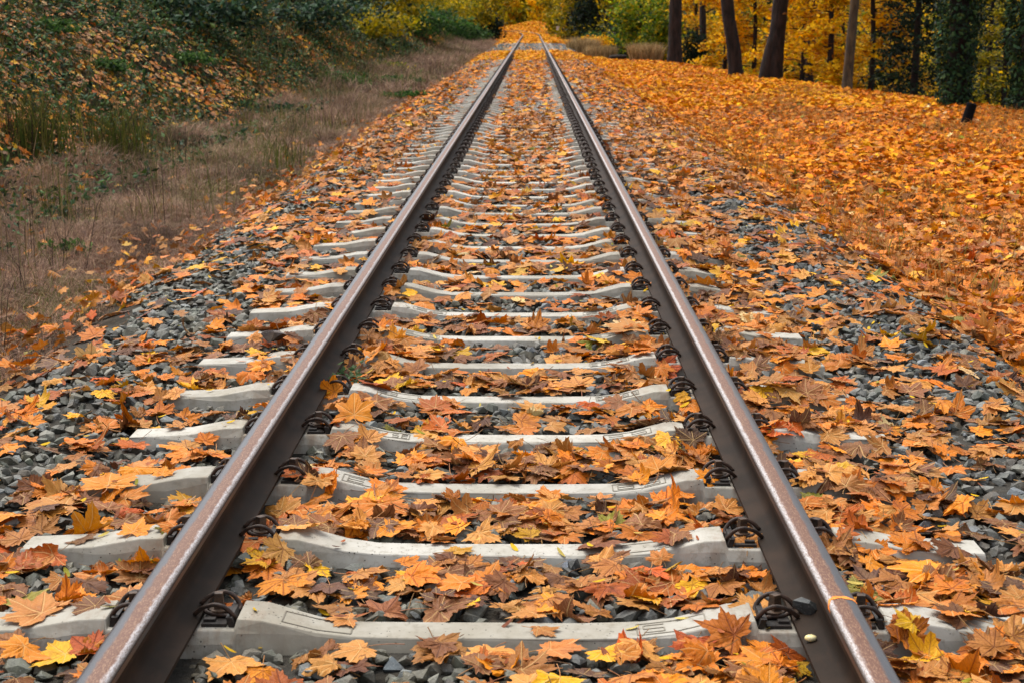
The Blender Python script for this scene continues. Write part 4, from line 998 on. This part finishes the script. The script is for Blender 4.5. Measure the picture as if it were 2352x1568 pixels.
# ivy and bramble mounds on the slope: (distance, metres up from the toe, width, height)
BS = [(30, 2.6, 1.6, .8, BGN, BW, 'blue green ivy mound midway up the slope'), (36, 3.4, 2.0, 1.1, BGN, BW, 'large blue green ivy mound above the leaf-strewn slope'), (43, 2.4, 1.9, 1.0, BGN, BW, 'blue green bramble lower on the slope beyond the ivy mound'),
      (50, 3.6, 2.4, 1.5, BGN, BW, 'tall dark ivy bush on the upper slope'), (56, 1.9, 1.8, 1.1, OLV, OW, 'olive bush low on the slope above the brown grass'), (64, 2.8, 2.4, 1.8, OLV, OW, 'yellow olive bush on the slope past the ivy'), (76, 1.5, 2.0, 1.5, GRN, GW, 'green bush at the foot of the far slope'),
      (90, 2.6, 2.8, 2.4, OLV, OW, 'large olive bush far up the slope'), (100, .9, 1.7, 1.5, GRN, GW, 'green rounded bush close to the far track'), (118, 1.8, 2.6, 3, OLV, OW, 'tall olive bush near the end of the straight'), (135, .6, 1.8, 2.2, DKG, DW, 'dark bush before the curve of the track'),
      (150, 2.6, 3, 5, YEL, YW, 'yellow bush on the bank by the curve')]
for i, (y, d, rx, h, pal, w, lab) in enumerate(BS):
    x = -4.0 - d + float(xc(y)); shrub('bank_bush', lab, 'bush', x, y, rx, h, int(2600 + 500 * rx), .045 + y * .0008, pal, np.array(w) / sum(w), 541 + i, 'bushes on the bank', M['ivy'] if pal is BGN else None, clumps=18, ry=rx * 1.3, low=-.1)
# woods that close the view
FT = [(1010, 185, OLV), (1060, 200, YEL), (1105, 205, OLV), (1150, 262, YEL), (1185, 275, OLV), (1225, 268, OLV), (1262, 255, YEL), (1240, 285, OLV), (1298, 240, OLV), (1335, 215, OLV), (1300, 180, OLV), (1350, 160, OLV), (1392, 140, OLV), (1430, 115, OLV), (1425, 165, DKG), (1480, 105, DKG), (1530, 110, OLV), (1500, 150, OLV), (1370, 120, DKG), (1325, 135, OLV), (1120, 230, OLV), (1085, 160, OLV)]
names = {id(OLV): 'olive', id(YEL): 'golden', id(DKG): 'dark green'}
spots = ['over the bank before the curve', 'behind the curve of the track', 'behind the leafy mound', 'behind the white marker', 'behind the lime green bush', 'in the depth of the wood']
for i, (px, y, pal) in enumerate(FT):
    r = np.random.default_rng(601 + i); x = at(px, y); t = thing('woodland_tree', f"{names[id(pal)]} tree {'over the bank' if px < 1115 else 'straight behind the leafy mound' if px < 1275 else 'behind the white marker' if px < 1340 else 'behind the lime green bush'}, {ORD[i]} counted from the bank", 'tree', (x, y, float(gz(x, y))), 'trees closing the far view')
    hh = 9 + 3 * r.random(); trunk_mesh([(0, 0, -.5), (.1, 0, hh * .4), (0, 0, hh * .9)], [.2, .16, .05], M['bark'], t, r, 8)
    c = []; rx = 3.2 if y > 150 else 2.4
    while len(c) < 46:
        q = r.uniform(-1, 1, 3)
        if q @ q < 1: c.append((q[0] * rx, q[1] * rx, hh * (.02 + .98 * (q[2] * .5 + .5) ** 1.7)))
    ww = {id(OLV): OW, id(YEL): YW, id(DKG): DW}[id(pal)]
    foliage('crown', c, np.full((46, 3), 1.05) * [1, 1, .7], 95, .12 + y * .0006, pal, ww, r, M['fol'], t)
r = np.random.default_rng(700)
def woods(n, fx, name, label, size, pal, w):
    P = fx(n); V, F, cc = diamonds(P, r.uniform(size * .6, size * 1.3, len(P)), pal[r.choice(len(pal), len(P), p=w)] * r.uniform(.5, 1.15, (len(P), 1)), r, .4)
    o = obj(name, mesh_np(name, V, F, cc), M['fol']); tag(o, label, kind='stuff')
def wr(n):
    y = r.uniform(58, 190, n); d = 4 + 40 * r.random(n); x = np.interp(y, CRY, CRX) + d; h = r.random(n) ** 1.3 * 8
    g_ = fbm(x * .25, y * .12, 91); k = r.random(n) < sst(.35, .6, g_); x, y, h = x[k], y[k], h[k]; return np.stack([x, y, gz(x, y) + h], 1)
woods(60000, wr, 'distant_woods', 'dim undergrowth deep in the woods below the verge', .2, np.vstack([OLV, DKG, YEL[:2]]), np.array([.1, .1, .14, .06, .16, .12, .12, .06, .04, .06, .04]))
def wb(n):
    y = r.uniform(255, 330, n); x = r.uniform(-90, 60, n); return np.stack([x, y, gz(x, y) + r.random(n) ** 1.3 * 9], 1)
woods(46000, wb, 'distant_woods', 'yellow green woods closing the view', .5, OLV, OW)
def wl(n):
    y = r.uniform(110, 280, n); x = -7 - 22 * r.random(n) + xc(y); return np.stack([x, y, gz(x, y) + r.random(n) ** 1.5 * 5], 1)
woods(26000, wl, 'distant_woods', 'olive woods over the far bank', .32, OLV, OW)

# ------------------------------------------------------------------ light, camera
w = bpy.data.worlds.new('World'); bpy.context.scene.world = w; w.use_nodes = True; nt = w.node_tree
sky = nt.nodes.new('ShaderNodeTexSky'); sky.sky_type = 'NISHITA'; sky.sun_disc = False; SE, SA = R(62), R(-40)
sky.sun_elevation = SE; sky.sun_rotation = SA; sky.air_density = 1.0; sky.dust_density = 3.0; sky.ozone_density = 1.0
hs = nt.nodes.new('ShaderNodeHueSaturation'); hs.inputs['Saturation'].default_value = .28     # cloud cover: a nearly grey sky
nt.links.new(sky.outputs[0], hs.inputs['Color']); nt.links.new(hs.outputs[0], nt.nodes['Background'].inputs[0]); nt.nodes['Background'].inputs[1].default_value = .15
L = bpy.data.lights.new('sun', 'SUN'); L.energy = 1.5; L.angle = R(45); L.color = (1.0, .95, .86); lo = bpy.data.objects.new('sun', L); C.objects.link(lo)
d = Vector((math.sin(SA) * math.cos(SE), math.cos(SA) * math.cos(SE), math.sin(SE))); lo.rotation_euler = (-d).to_track_quat('-Z', 'Y').to_euler()
cd = bpy.data.cameras.new('camera'); co = bpy.data.objects.new('camera', cd); C.objects.link(co); co.location = CAM; co.rotation_euler = (R(90 - PITCH), 0, R(YAW))
cd.sensor_width = 36; cd.lens = 36 * FPX / 2352; cd.clip_end = 3000; cd.clip_start = .05
cd.dof.use_dof = True; cd.dof.focus_distance = 5.2; cd.dof.aperture_fstop = 9.0
sc = bpy.context.scene; sc.camera = co; sc.view_settings.view_transform = 'Standard'; sc.view_settings.look = 'None'; sc.view_settings.exposure = 1.12
sc.cycles.max_bounces = 6; sc.cycles.transparent_max_bounces = 4; sc.cycles.use_denoising = True
